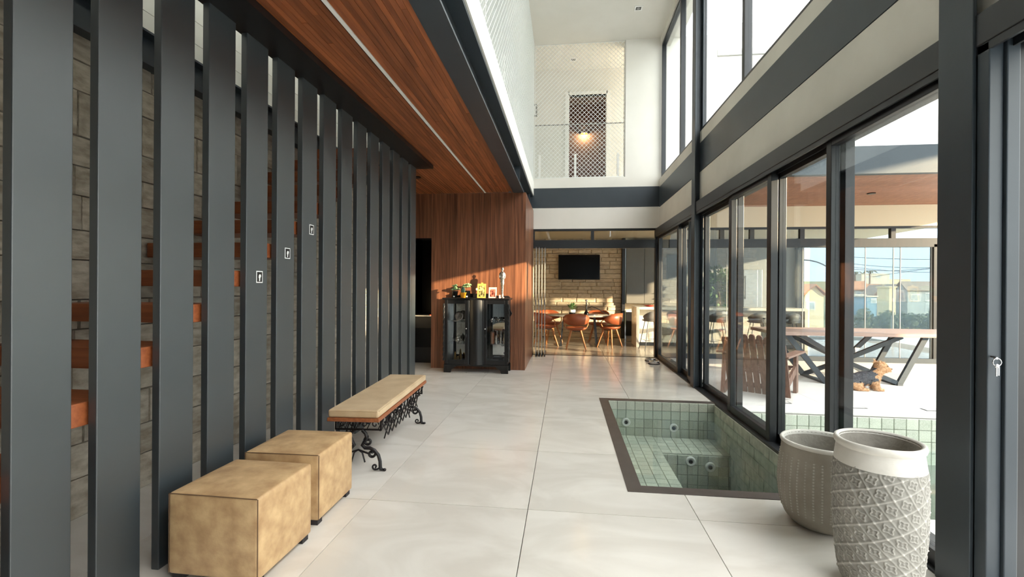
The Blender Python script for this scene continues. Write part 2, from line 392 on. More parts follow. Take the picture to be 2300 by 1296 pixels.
# ---- steel columns
def hcol(name, x0, x1, y0, y1, z0, z1, lab):
    c = sgroup(name, lab); t = .016; ym = (y0+y1)/2
    box(x0, x0+t, y0, y1, z0, z1).build('flange', 'steel', c, .003); box(x1-t, x1, y0, y1, z0, z1).build('flange', 'steel', c, .003)
    box(x0+t, x1-t, ym-.006, ym+.006, z0, z1).build('web', 'steel', c)
    return c
hcol('trim_5', 1.73, XR+.03, 6.46, 6.62, 0, ZC, 'dark steel column halfway down the glass wall')
c = hcol('trim_6', 1.735, XR+.05, 2.19, 2.375, 0, ZC, 'dark steel column nearest the camera by the tall pot')

# ---- lower sliding doors along the right wall
ZH = 2.39
def door(n, ya, yb, xin, lab, stile=.055, dep=.06, zb=0.):
    w = sgroup('window_%d' % n, lab)
    box(xin, xin+dep, ya, ya+stile, zb, ZH).build('stile', 'frame', w, .003); box(xin, xin+dep, yb-stile, yb, zb, ZH).build('stile', 'frame', w, .003)
    box(xin, xin+dep, ya+stile, yb-stile, zb, zb+.085).build('bottom_rail', 'frame', w, .003); box(xin, xin+dep, ya+stile, yb-stile, ZH-.07, ZH).build('top_rail', 'frame', w, .003)
    box(xin+dep/2-.004, xin+dep/2+.004, ya+stile, yb-stile, zb+.085, ZH-.07).build('pane', 'glass', w)
    return w
ymul = [onX(px, 700, XF).y for px in (1842, 1712, 1629)]     # far edges of the mullions
door(1, 2.37, ymul[0]-.005, XF+.03, 'near sliding glass door behind the tall pot', .06)
door(2, ymul[0]-.10, ymul[1], XF+.10, 'sliding glass door behind the plunge pool, two bays from the near column', .09)
door(3, ymul[1]-.09, ymul[2], XF+.03, 'narrow sliding glass door by the pool corner', .08)
door(4, ymul[2]-.08, 6.455, XF+.10, 'sliding glass door just before the middle column', .07)
yb = [onX(px, 700, XF).y for px in (1540, 1516)]
door(5, 6.66, yb[0]+.0, XF+.03, 'open-looking glass bay just past the middle column', .035)
door(6, yb[0]-.09, yb[1]+.0, XF+.10, 'second narrow glass door past the middle column', .07)
door(7, yb[1]-.07, YF-.05, XF+.03, 'farthest sliding glass door by the dining opening', .10)
fr = sgroup('trim_7', 'dark aluminium tracks of the sliding doors')
box(XF-.005, XR+.2, -1, YF, ZH, 2.53).build('head_track', 'frame', fr, .004)
for xx in (XF+.0, XF+.075, XF+.15): box(xx, xx+.012, -1, YF, ZH-.035, ZH).build('track_lip', 'frame', fr)
box(XF-.005, XR+.2, -1, YF, -.03, .012).build('sill_track', 'frame', fr, .004)
for xx in (XF+.095, XF+.17): box(xx, xx+.008, -1, YF, .012, .03).build('track_lip', 'frame', fr)
# near door jamb, right of the near column
jb = sgroup('door_2', 'dark near door jamb right of the near column')
box(XF+.0, XF+.055, 2.13, 2.188, 0, ZH).build('jamb', 'steel', jb, .004); box(XF+.055, XF+.105, 2.115, 2.188, 0, ZH).build('jamb', 'steel', jb, .004)
box(XF+.105, XF+.15, 2.13, 2.188, 0, ZH).build('jamb', 'frame', jb, .004)
# ---- upper windows along the right wall
ymu = [9.2, onX(1525, 200, XR).y, 6.62, onX(1664, 200, XR).y, 3.7, 2.36, .9, -.6]
for n in range(len(ymu)-1):
    a, b = ymu[n+1], ymu[n]
    w = sgroup('window_%d' % (8+n), 'tall upper window, number %s from the far corner' % ('one', 'two', 'three', 'four', 'five', 'six', 'seven')[n])
    s = .035
    box(XR+.02, XR+.10, a, a+s, 3.5, 6.12).build('stile', 'frame', w, .003); box(XR+.02, XR+.10, b-s, b, 3.5, 6.12).build('stile', 'frame', w, .003)
    box(XR+.02, XR+.10, a+s, b-s, 3.5, 3.55).build('bottom_rail', 'frame', w); box(XR+.02, XR+.10, a+s, b-s, 6.07, 6.12).build('top_rail', 'frame', w)
    box(XR+.056, XR+.064, a+s, b-s, 3.55, 6.07).build('pane', 'glass_clear', w)
# ---- far opening: transom band, posts, kitchen facade continuing over the terrace
fc = sgroup('window_20', 'dark framed transom windows over the dining opening')
XE = 7.6
for a, b in ((-.66, XR-.02), (XR+.2, XE)):
    box(a, b, YF+.01, YF+.09, 2.235, 2.315).build('transom_rail', 'frame', fc); box(a, b, YF+.01, YF+.09, 2.50, 2.54).build('head_rail', 'frame', fc)
    box(a, b, YF-.0, YF+.1, 2.15, 2.235).build('door_track', 'frame', fc)
xm = onY(1331, 525, YF).x
edges = [-.66, xm, XR-.02]
for a, b in zip(edges[:-1], edges[1:]):
    box(a+.03, b-.03, YF+.045, YF+.053, 2.315, 2.50).build('pane', 'glass', fc); box(b-.03, b+.03, YF+.01, YF+.09, 2.315, 2.50).build('mullion', 'frame', fc)
box(-.66, -.63, YF+.01, YF+.09, 2.315, 2.50).build('mullion', 'frame', fc)
ex = [XR+.2, 3.0]+[onY(px, 530, YF).x for px in (1690, 1803, 2008)]+[XE]
for a, b in zip(ex[:-1], ex[1:]):
    box(a+.03, b-.03, YF+.045, YF+.053, 2.315, 2.50).build('pane', 'glass_tint', fc); box(b-.04, b+.04, YF+.01, YF+.09, 2.315, 2.50).build('mullion', 'frame', fc)
box(XR-.07, XR+.06, YF-.02, YF+.11, 0, 2.54).build('corner_post', 'frame', fc, .004)
box(-.66, XR, YF-.005, YF+.06, -.012, .003).build('floor_track', 'frame', fc)
box(XR+.06, XE, YF-.005, YF+.08, 0, .09).build('base_rail', 'steel', fc)
gp = [XR+.06, 3.1, 4.05]+[onY(px, 650, YF).x for px in (1805, 1946, 2025, 2095)]
gw = sgroup('window_21', 'frameless glass panels between terrace and kitchen')
for i, (a, b) in enumerate(zip(gp[:-1], gp[1:])):
    box(a+.006, b-.006, YF+.03, YF+.04, .09, 2.15).build('pane', 'glass_tint', gw); box(b-.006, b+.006, YF+.03, YF+.045, .09, 2.15).build('panel_edge', 'picture_grey', gw)
box(gp[-1]+.02, gp[-1]+.1, YF, YF+.1, 0, 2.2).build('end_post', 'frame', gw)
# folded glass panels stacked at the left of the opening
fd = sgroup('door_3', 'folded frameless glass door panels stacked at the opening')
for k in range(4):
    x = onY(1204+k*6.6, 680, 9.0).x
    box(x-.004, x+.004, 8.98, 9.5, .05, 2.13).build('glass_leaf', 'glass_clear', fd)
    box(x-.007, x+.007, 8.965, 8.98, .05, 2.13).build('leaf_edge', 'picture_grey', fd)
    box(x-.011, x+.011, 8.975, 9.5, .004, .06).build('bottom_clamp', 'dark_metal', fd); box(x-.011, x+.011, 8.975, 9.5, 2.10, 2.15).build('top_clamp', 'chrome', fd)
    box(x-.02, x-.0075, 9.0, 9.02, 1.02, 1.12).build('lock', 'dark_metal', fd)
# ---- kitchen beyond
YK = 12.79
kf = struct('floor_4', box(-2.6, 8.6, YF, YK+1.6, -.1, -.012), 'grout', 'tan polished kitchen floor')
for i in range(-3, 9):
    for j in range(4):
        xa, ya = -.219+i, YF+.07+j
        if xa+1 > XE+1: continue
        box(max(xa, -2.6)+g, xa+1-g, ya+g, min(ya+1, YK+.6)-g, -.012, 0).build('floor_tile', 'kitchen_tile', kf)
kw = struct('wall_kitchen', box(-2.6, 1.52, YK+.02, YK+.25, -.1, 2.9), 'mortar', 'warm split-stone wall behind the television')
sw = brickmesh('stone', 'stone_warm')
z = 0
while z < 2.72:
    h = rng.choice((.10, .115, .13)); x = -1.15-rng.random()*.3
    while x < 1.52:
        w = min(rng.uniform(.25, .55), 1.52-x)
        if 1.52-x-w < .1: w = 1.52-x
        inst('stone', sw, kw, (x+w/2, YK+.005+rng.uniform(-.012, .006), z+h/2), (w-.004, .05, h-.004)); x += w
    z += h
struct('wall_kitchen_end', MB().box(-2.7, -2.6, YF, YK+.3, -.1, 2.9).box(-2.6, XB, YF+.02, YF+.2, -.1, 2.6), 'cream', 'cream end wall of the kitchen')
struct('trim_8', MB().box(1.52, 1.60, YK-.12, YK+.1, 0, 2.72), 'frame', 'dark post at the end of the stone wall')
struct('wall_kitchen_back', MB().box(1.6, onY(1800, 600, YK).x, YK+.35, YK+.5, -.1, 2.9), 'picture_grey', 'grey kitchen back wall')
struct('trim_9', MB().box(onY(1800, 600, YK).x, onY(1815, 600, YK).x, YK+.2, YK+.5, 0, 2.9), 'frame', 'dark column at the end of the kitchen wall')
struct('ceiling_2', MB().box(-2.7, 7.9, YF+.1, YK+.5, 2.72, 2.8), 'cream', 'cream kitchen ceiling')
struct('trim_10', MB().box(XR+.1, 8.3, YF-.004, YF+.12, 2.54, 2.93), 'cream', 'cream band over the kitchen windows')
# ---- terrace roof and facade above
tr = struct('ceiling_3', box(XR+.2, 8.3, 6.72, YF, 2.95, 3.3), 'frame', 'timber soffit over the terrace')
n = 21
for i in range(n):
    ya = 6.74+i*(YF-6.74)/n; box(XR+.21, 8.29, ya+.002, ya+(YF-6.74)/n-.002, 2.93, 2.955).build('soffit_board', 'wood_ext', tr)
for px, py in ((1957, 434),):
    q = onZ(px, py, 2.928); MB().lathe([(.06, 0), (.06, .012), (.04, .012), (.035, .02)], 16, (q.x, q.y, 2.915)).build('downlight_ring', 'black', tr)
struct('trim_11', MB().box(XR+.2, 8.3, 6.62, 6.72, 2.90, 3.27), 'steel', 'steel fascia beam of the terrace roof')
uf = struct('wall_upper_facade', MB().box(XR+.1, 2.9, YF+.05, YF+.2, 3.3, 6.3).box(2.9, 7.9, YF+.05, YF+.2, 6.0, 6.5).box(2.9, 7.9, YF+.05, YF+.2, 3.3, 3.6).box(7.0, 7.9, YF+.05, YF+.2, 3.6, 6.0), 'plaster', 'white upper facade over the terrace')
box(2.9, 7.0, YF+.03, YF+.09, 5.88, 6.0).build('window_head', 'picture_grey', uf); box(3.9, 3.98, YF+.03, YF+.09, 3.6, 5.9).build('window_mullion', 'picture_grey', uf)
box(2.9, 7.0, YF+.3, YF+.32, 3.6, 6.0).build('curtain', 'white', uf)
# ---- terrace and outdoor pool
YT = 5.34
tf = struct('floor_5', MB().box(XR+.2, 9.5, YT, YF, -1.2, -.012).box(XR+.2, 9.5, -3, 2.95, -1.2, -.012).box(7.4, 9.5, 2.95, YT, -1.2, -.012), 'grout', 'white terrace around the pool')
for i in range(8):
    for y0, y1 in ((YT, 6.34), (6.34, 7.34), (7.34, 8.34), (8.34, YF-.005), (.95, 1.95), (1.95, 2.95)):
        xa = XR+.2+i; box(xa+g, min(xa+1, 9.5)-g, y0+g, y1-g, -.012, 0).build('terrace_tile', 'terrace_tile', tf)
pw = struct('wall_pool', MB().box(XR+.2, 7.4, YT-.02, YT-.008, -1.2, -.02), 'spa_grout', 'greenish stone-tiled side of the outdoor pool')
struct('wall_pool_near', MB().box(XR+.2, 7.4, 2.95, 3.0, -1.2, -.02), 'spa_tile', 'near side of the outdoor pool')
struct('floor_pool', MB().box(XR+.2, 7.4, 2.95, YT, -1.25, -1.2), 'spa_tile', 'bottom of the outdoor pool')
tm = brickmesh('pool_tile', 'spa_tile', .03)
for r_ in range(4):
    for k in range(34):
        inst('pool_tile', tm, pw, (XR+.27+k*.121, YT-.024, -.075-r_*.121), (.117, .018, .117))
wt = box(XR+.2, 7.4, 3.01, YT-.036, -.36, -.35).build('pool_water', 'water'); tag(wt, 'clear greenish water filling the outdoor pool beside the terrace', 'water'); wt['kind'] = 'stuff'

nb_ = sgroup('sun_blocker', 'unseen slabs added on the right to block the sun except through a gap')  # added out-of-view slabs; their gap shapes the sun patch on the veneer
box(11, 11.3, -40, -1.5, -4, 11).build('tall_blocker', 'plaster', nb_); box(11, 11.3, -1.5, 3.4, -4, 3.72).build('low_blocker', 'plaster', nb_); box(11, 11.3, -1.5, 9.5, 4.5, 11).build('upper_blocker', 'plaster', nb_)
struct('added_wall_behind', MB().box(XL-.25, XR+.2, -3.2, -3, -.1, ZC), 'frame', 'unseen dark wall added behind the camera to cut the light from there')  # added out of view, kept dark so little light arrives from behind
rg = sgroup('window_22', 'tinted rear glazing of the kitchen facing the houses')
re_ = [onY(1818, 600, YK+.4).x]+[onY(px, 600, YK+.4).x for px in (1905, 2006, 2110)]
for a, b in zip(re_[:-1], re_[1:]):
    box(a+.01, b-.01, YK+.39, YK+.40, .0, 2.72).build('pane', 'glass_tint', rg); box(b-.012, b+.012, YK+.38, YK+.41, 0, 2.72).build('panel_edge', 'picture_grey', rg)
# ================================================================== SLAT SCREEN AND STAIR
scr = thing('slat_screen', 'screen of tall dark grey steel fins in front of the stairs', 'screen', (XS, 1.369, 0))
sl = MB().box(-.04, 0, 0, .1975, 0, 2.87).mesh('slat', 'slat')
for k in range(-2, 15):
    o = inst('slat', sl, scr, (0, .292*k, 0)); b = o.modifiers.new('bevel', 'BEVEL'); b.width = .004; b.segments = 2
box(-.05, .21, -2.2, 4.33, 2.86, 2.906).build('header_plate', 'black', scr)
st = thing('floating_staircase', 'floating staircase of thick brown wooden treads behind the dark fins', 'staircase', (XL, 1.575, 0))
tb = MB().box(.024, .835, 0, .29, -.096, 0).mesh('tread', 'tread')
for k in range(-4, 11):
    o = inst('tread', tb, st, (0, .2917*k, .864+.191*k)); b = o.modifiers.new('bevel', 'BEVEL'); b.width = .004; b.segments = 2
# stickers on three fins
for (px, py, pos) in ((583, 622, 'lowest of the three, on the fin nearest the camera'), (646, 569, 'middle one of the three on the fins'), (700, 516, 'highest of the three, on the farthest marked fin')):
    p = onX(px, py, XS+.001)
    s_ = thing('sticker', 'small black and white printed sticker, '+pos, 'sticker', (XS, p.y, p.z), 0, 'stickers on the dark fins')
    box(0, .0012, -.030, .030, -.037, .037).build('backing', 'sticker_white', s_, .004)
    box(.0012, .0018, -.024, .024, -.031, .031).build('dark_field', 'black', s_)
    mb = MB()
    pts = [(-.008, .010), (0, .017), (.010, .014), (.013, .004), (.007, -.004), (.004, -.012), (.003, -.026), (-.006, -.026), (-.005, -.010), (-.010, -.004)]
    mb.prism(pts, 'x', .0018, .0024); mb.build('white_figure', 'sticker_white', s_)

# ================================================================== OTTOMANS AND BENCH
def ottoman(x, y, rz, lab):
    t = thing('ottoman', lab, 'ottoman', (x, y, 0), rz, 'leather cube ottomans')
    w, d, h = .222, .212, .40
    b = bmesh.new()
    NX = 8
    mb = MB()
    # softly crowned leather cube
    def sq(u, v, wz):
        return (u, v, wz)
    n = 10; vs = []; idx = {}
    def P(i, j, k):
        key = (i, j, k)
        if key not in idx:
            u, v, q = i/n*2-1, j/n*2-1, k/n*2-1
            bul = lambda a, c: .012*(1-a*a)*(1-c*c)
            xx = u*w + (math.copysign(bul(v, q), u) if abs(u) == 1 else 0)
            yy = v*d + (math.copysign(bul(u, q), v) if abs(v) == 1 else 0)
            zz = .03 + (q+1)/2*(h-.03) + (bul(u, v)*1.1 if q == 1 else 0)
            idx[key] = len(vs); vs.append((xx, yy, zz))
        return idx[key]
    fs = []
    for a in range(n):
        for c in range(n):
            for s in (0, n):
                fs += [(P(s, a, c), P(s, a+1, c), P(s, a+1, c+1), P(s, a, c+1)), (P(a, s, c), P(a+1, s, c), P(a+1, s, c+1), P(a, s, c+1)), (P(a, c, s), P(a+1, c, s), P(a+1, c+1, s), P(a, c+1, s))]
    mb.add(vs, fs, True); o = mb.build('cushion', 'leather', t, .012, 3)
    r = .0022
    for sx in (-1, 1): MB().tube([(sx*(w-.001), -d+.003, .035), (sx*(w-.001), -d+.003, h-.004)], r, 6).build('seam', 'seam', t)
    MB().tube([(-w+.004, -d+.002, h-.003), (0, -d-.002, h+.000), (w-.004, -d+.002, h-.003)], r, 6).build('seam', 'seam', t)
    for sx in (-1, 1):
        for sy in (-1, 1): box(sx*.185-.025, sx*.185+.025, sy*.175-.025, sy*.175+.025, 0, .032).build('foot', 'rubber', t)
    return t
ottoman(-1.567, 2.10, R(-1), 'tan leather cube ottoman nearest the camera')
ottoman(-1.592, 2.63, R(1), 'tan leather cube ottoman between the near ottoman and the bench')
bn = thing('bench', 'long bench with tan leather cushion on scrolled black cast-iron legs', 'bench', (-1.53, 3.785, 0), R(3.2))
BW, BL = .185, 1.36
# cushion
n, mlen = 8, 20; vs = []; fs = []
cu = MB(); cu.box(-BW, BW, -.68, .68, .41, .467); o = cu.build('cushion', 'leather_pale', bn, .016, 3)
box(-BW-.004, BW+.004, -.684, .684, .383, .41).build('seat_board', 'bench_wood', bn, .004)
MB().tube([(-BW+.01, -.679, .46), (BW-.01, -.679, .46)], .003, 6).tube([(BW, -.67, .46), (BW, .67, .46)], .003, 6).build('piping', 'leather_pale', bn)
bn.location = (-1.535, 3.785, 0)
def spiral(cx, cz, r0, r1, a0, a1, n=18):
    return [(cx+(r0+(r1-r0)*i/n)*math.cos(a0+(a1-a0)*i/n), cz+(r0+(r1-r0)*i/n)*math.sin(a0+(a1-a0)*i/n)) for i in range(n+1)]
def P3(pts, y): return [(a, y, b) for a, b in pts]
for y in (-.58, .58):
    lf = MB()
    # frieze under the board
    lf.box(-.175, .175, y-.006, y+.006, .372, .383).box(-.175, .175, y-.006, y+.006, .295, .306).box(-.175, -.163, y-.006, y+.006, .295, .383).box(.163, .175, y-.006, y+.006, .295, .383)
    for q in range(4):
        cx = -.125+q*.083
        lf.tube(P3(spiral(cx, .339, .028, .006, 0 if q % 2 else math.pi, (7 if q % 2 else -4)), y), .005, 6)
        lf.tube([(cx+.025, y, .306), (cx+.058, y, .372)], .004, 5)
    fr_ = lf.build('leg_frieze', 'iron', bn)
    for s in (-1, 1):
        lg = MB()
        path = [(.03*s, .295), (.055*s, .27), (.065*s, .235), (.045*s, .21), (.03*s, .185), (.05*s, .165), (.085*s, .165), (.12*s, .15), (.15*s, .115), (.163*s, .07), (.165*s, .03), (.17*s, .012)]
        lg.tube(P3(path, y), .0135, 8)
        lg.tube(P3(spiral(.075*s, .215, .036, .008, math.pi/2, math.pi/2+7*s), y), .009, 6)
        lg.tube(P3(spiral(.10*s, .125, .034, .008, math.pi/2, math.pi/2-7.5*s), y), .010, 6)
        lg.tube(P3([(.165*s, .03), (.145*s, .012)] + spiral(.125*s, .03, .022, .006, -math.pi/3 if s > 0 else -2*math.pi/3, (-math.pi/3-6.5) if s > 0 else (-2*math.pi/3+6.5)), y), .007, 6)
        lg.tube(P3([(.165*s, .012), (.195*s, .010)], y), .009, 8); lg.ball((.196*s, y, .010), (.014, .014, .010))
        lg.build('leg', 'iron', bn)
    MB().tube(P3([(-.075, .125), (0, .15), (.075, .125)], y), .007, 6).tube(P3([(-.05, .06), (-.03, .13), (.0, .15), (.03, .13), (.05, .06)], y), .006, 6).build('leg_brace', 'iron', bn)
for x in (-.155, .155):
    la = MB(); y = -.56; pitch = 1.12/12
    for k in range(12):
        ya, yb_ = y+k*pitch, y+(k+1)*pitch
        for za, zb_ in ((.38, .285), (.285, .38), (.285, .20), (.20, .285)):
            if za < .29 and zb_ < .29 and not (1 <= k <= 10): continue
            la.beam((x, ya, za), (x, yb_, zb_), .006, .009, (1, 0, 0))
        la.beam((x, (ya+yb_)/2, .285), (x, (ya+yb_)/2-.02, .31), .004, .005, (1, 0, 0)); la.beam((x, (ya+yb_)/2, .285), (x, (ya+yb_)/2+.02, .31), .004, .005, (1, 0, 0))
    la.build('lattice_apron', 'iron', bn)

# ================================================================== PLUNGE POOL
pp = thing('plunge_pool', 'sunken indoor plunge pool lined with square greenish stone tiles', 'pool', (PX0, PY0, 0))
LX, LY = PX1-PX0, PY1-PY0          # local size
def L(x, y, z): return (x-PX0, y-PY0, z)
cw = .10
MB().prism([(0, 0), (cw, cw), (cw, LY-cw), (0, LY)], 'z', -.03, .004).build('coping', 'coping', pp)
MB().prism([(0, 0), (LX, 0), (LX, cw), (cw, cw)], 'z', -.03, .004).build('coping', 'coping', pp)
MB().prism([(0, LY), (cw, LY-cw), (LX, LY-cw), (LX, LY)], 'z', -.03, .004).build('coping', 'coping', pp)
ix0, ix1, iy0, iy1 = PX0+cw, PX1, PY0+cw, PY1-cw
zs, zw, xs_, ys_ = -.415, -.86, .985, 5.05
sh = MB()
for (a, b, c, d, e, f) in ((ix0-.1, ix0, iy0-.1, iy1+.1, -1, -.03), (ix0, ix1, iy1, iy1+.1, -1, -.03), (ix0, ix1, iy0-.1, iy0, -1, -.03), (ix0, xs_, iy0, iy1, -1, zs), (xs_, ix1, ys_, iy1, -1, zs), (xs_, ix1, iy0, ys_, -1, zw), (ix1-.012, ix1, iy0, iy1, -1, -.03)):
    sh.box(a-PX0, b-PX0, c-PY0, d-PY0, e, f)
sh.build('basin', 'spa_grout', pp)
pt = brickmesh('tile', 'spa_tile', .03)
T_ = .104
def tiles(name, origin, nu, nv, du, dv, rot):
    for i in range(nu):
        for j in range(nv):
            p = Vector(origin)+Vector(du)*(i+.5)*T_+Vector(dv)*(j+.5)*T_
            inst(name, pt, pp, p-Vector((PX0, PY0, 0)), (T_-.003, .012, T_-.003), rot)
tiles('tile', (ix0, iy1-.006, -.0), 12, 4, (1, 0, 0), (0, 0, -1), None)                      # back wall
tiles('tile', (ix0, iy0, zs+.005), 5, 23, (1, 0, 0), (0, 1, 0), (R(-90), 0, 0))              # left seat
tiles('tile', (xs_+.05, ys_, zs+.005), 7, 5, (1, 0, 0), (0, 1, 0), (R(-90), 0, 0))           # back seat
tiles('tile', (xs_, ys_-.006, zs-.002), 8, 4, (1, 0, 0), (0, 0, -1), None)                   # well back wall
rw = MB()
for i in range(23):
    for j in range(8):
        y = iy0+i*T_; z = -.01-j*T_
        rw.box(ix1-PX0-.02-.001*((i*7+j*3) % 4), ix1-PX0-.012, y+.002-PY0, y+T_-.002-PY0, z-T_+.002, z-.002)
o = rw.build('wall_tiles', 'spa_tile', pp); o['kind'] = 'stuff'
for px, py, Yj in ((1406, 948, iy1-.012), (1513, 961, iy1-.012), (1551, 1036, ys_-.012), (1595, 1049, ys_-.012)):
    p = onY(px, py, Yj); j_ = MB()
    def ringp(prof): 
        m = MB().lathe(prof, 24); m.v = [(a+p.x-PX0, Yj-PY0-c, b+p.z) for a, b, c in m.v]; return m
    j_ = ringp([(.052, 0), (.052, .008), (.045, .016), (.034, .018), (.030, .010), (.012, .008)]).build('jet', 'white', pp)
    ringp([(.022, .012), (.020, .02), (.010, .024), (.008, .016)]).build('nozzle', 'dark_metal', j_)
w_ = box(ix0-PX0+.001, ix1-PX0-.022, iy0-PY0+.001, iy1-PY0-.013, -.107, -.10).build('water', 'water', pp)

# ================================================================== POTS
def relief_pot(name, lab, loc, prof, n, disp, mat, inner):
    t = thing(name, lab, 'pot', loc, 0)
    m = MB(); NZ = len(prof)
    vs = []
    for i, (r, z) in enumerate(prof):
        for k in range(n):
            a = 2*math.pi*k/n; q = r+disp(a, z, r); vs.append((q*math.cos(a), q*math.sin(a), z))
    fs = [(i*n+k, i*n+(k+1) % n, (i+1)*n+(k+1) % n, (i+1)*n+k) for i in range(NZ-1) for k in range(n)]
    m.add(vs, fs, True); m.add([(0, 0, prof[0][1])]+vs[:n], [(0, 1+(k+1) % n, 1+k) for k in range(n)])
    bo = m.build('body', mat, t)
    if True:
        at = bo.data.attributes.new('relief', 'FLOAT', 'POINT'); vals = [max(0, min(1, (disp(2*math.pi*k/n, z, r)-.0004)/.0045)) for (r, z) in prof for k in range(n)]
        at.data.foreach_set('value', vals+[0]*(len(bo.data.vertices)-len(vals)))
    return t
def interp(pts, nz):
    out = []
    for i in range(nz+1):
        z = pts[0][1]+(pts[-1][1]-pts[0][1])*i/nz
        for (r0, z0), (r1, z1) in zip(pts[:-1], pts[1:]):
            if z0 <= z <= z1+1e-9:
                u = (z-z0)/(z1-z0+1e-9); u = u*u*(3-2*u) if False else u; out.append((r0+(r1-r0)*u, z)); break
    return out
def smooth(pts, it=6):
    r = [p[0] for p in pts]
    for _ in range(it): r = [r[0]]+[(r[i-1]+2*r[i]+r[i+1])/4 for i in range(1, len(r)-1)]+[r[-1]]
    return [(a, p[1]) for a, p in zip(r, pts)]
HT = .665
def d_tall(a, z, r):
    if z < .03 or z > .555+.008*math.sin(a*9)+.004*math.sin(a*23): return 0
    u = a*r; s = .058
    p1, p2 = (u*.8+z*.55)/s, (z*.85-u*.42)/s*.9
    f1, f2 = abs(p1-math.floor(p1)-.5), abs(p2-math.floor(p2)-.5)
    ridge = max(0, 1-(.5-f2)*9)*.0052 + max(0, 1-(.5-f1)*9)*.0042
    cu_, cv_ = p1-math.floor(p1)-.5, p2-math.floor(p2)-.5
    rr = math.hypot(cu_, cv_); th = math.atan2(cv_, cu_)
    flower = .0052*math.exp(-((rr-.26-.07*math.cos(4*th))/.055)**2)+.004*math.exp(-(rr/.09)**2)
    return ridge+flower-.002
tall = smooth(interp([(.125, 0), (.146, .03), (.16, .12), (.172, .3), (.174, .44), (.171, .54), (.163, .60), (.159, .63), (.159, .665)], 190), 10)
tp = relief_pot('planter_pot', 'tall grey planter embossed with a diagonal diamond flower pattern, pale rim', (1.42, 2.265, 0), tall, 420, d_tall, 'concrete_relief', 0)
for n_, z0, z1 in (('neck_band', .557, .64),):
    MB().lathe([(r+.0012, z) for r, z in tall if z0 <= z <= z1], 64, cap=False).build(n_, 'concrete_pale', tp)
MB().lathe([(.160, .632), (.167, .64), (.170, .652), (.167, .664), (.16, .668), (.150, .664), (.147, .65)], 64, cap=False).build('rim', 'concrete_pale', tp)
MB().lathe([(.148, .66), (.148, .60), (.15, .5), (.15, .3), (.135, .08), (0, .07)], 48, cap=False).build('inside', 'concrete', tp)
def d_short(a, z, r):
    if z < .09 or z > .40: return 0
    k = round(a/(2*math.pi)*34); da = (a-k*2*math.pi/34)*r; dz = z-round(z/.016)*.016
    s = .0 if k % 2 else 1
    return .0050*math.exp(-(da*da+dz*dz)/(.0044**2))*(1 if k % 3 else .6)
short = smooth(interp([(.12, 0), (.15, .012), (.185, .05), (.208, .11), (.22, .19), (.222, .26), (.214, .35), (.204, .42), (.2, .47)], 120), 6)
sp_ = relief_pot('planter_pot', 'shorter rounded grey-brown planter with rows of small dots, beside the pool corner', (1.465, 2.815, 0), short, 420, d_short, 'concrete_dots', 0)
MB().lathe([(.2, .46), (.207, .466), (.209, .476), (.204, .484), (.194, .484), (.188, .476), (.187, .46)], 64, cap=False).build('rim', 'concrete_pale', sp_)
MB().lathe([(.188, .475), (.188, .40), (.2, .25), (.185, .1), (0, .06)], 48, cap=False).build('inside', 'concrete', sp_)

# ================================================================== DISPLAY CABINET
YC = 7.10                       # front plane of the cabinet
cab = thing('display_cabinet', 'black antique display cabinet with two glazed doors against the veneered wall', 'cabinet', (-1.40, YC, 0))
cx0, cx1, cd, cz0, cz1 = -.51, .51, .33, .13, 1.165
# carcass
MB().box(cx0, cx0+.02, .02, cd, cz0, cz1).box(cx1-.02, cx1, .02, cd, cz0, cz1).box(cx0, cx1, .02, cd, cz0, cz0+.02).box(cx0, cx1, cd-.012, cd, cz0, cz1).box(cx0, cx1, .02, cd, cz1-.02, cz1).build('body', 'black', cab, .002)
box(cx0+.02, cx1-.02, cd-.02, cd-.013, cz0+.02, cz1-.02).build('mirror_back', 'mirror', cab)
MB().box(cx0-.03, cx1+.03, -.03, cd, cz1, cz1+.018).box(cx0-.02, cx1+.02, -.015, cd, cz1-.012, cz1).build('top', 'black', cab, .004)
gal = MB().prism([(cx0+.03, cz1+.018), (cx1-.0, cz1+.018), (cx1-.03, cz1+.05), (.3, cz1+.05), (.2, cz1+.085), (-.25, cz1+.085), (-.35, cz1+.05), (cx0+.06, cz1+.05)], 'y', cd-.03, cd-.01).build('back_gallery', 'black', cab, .003)
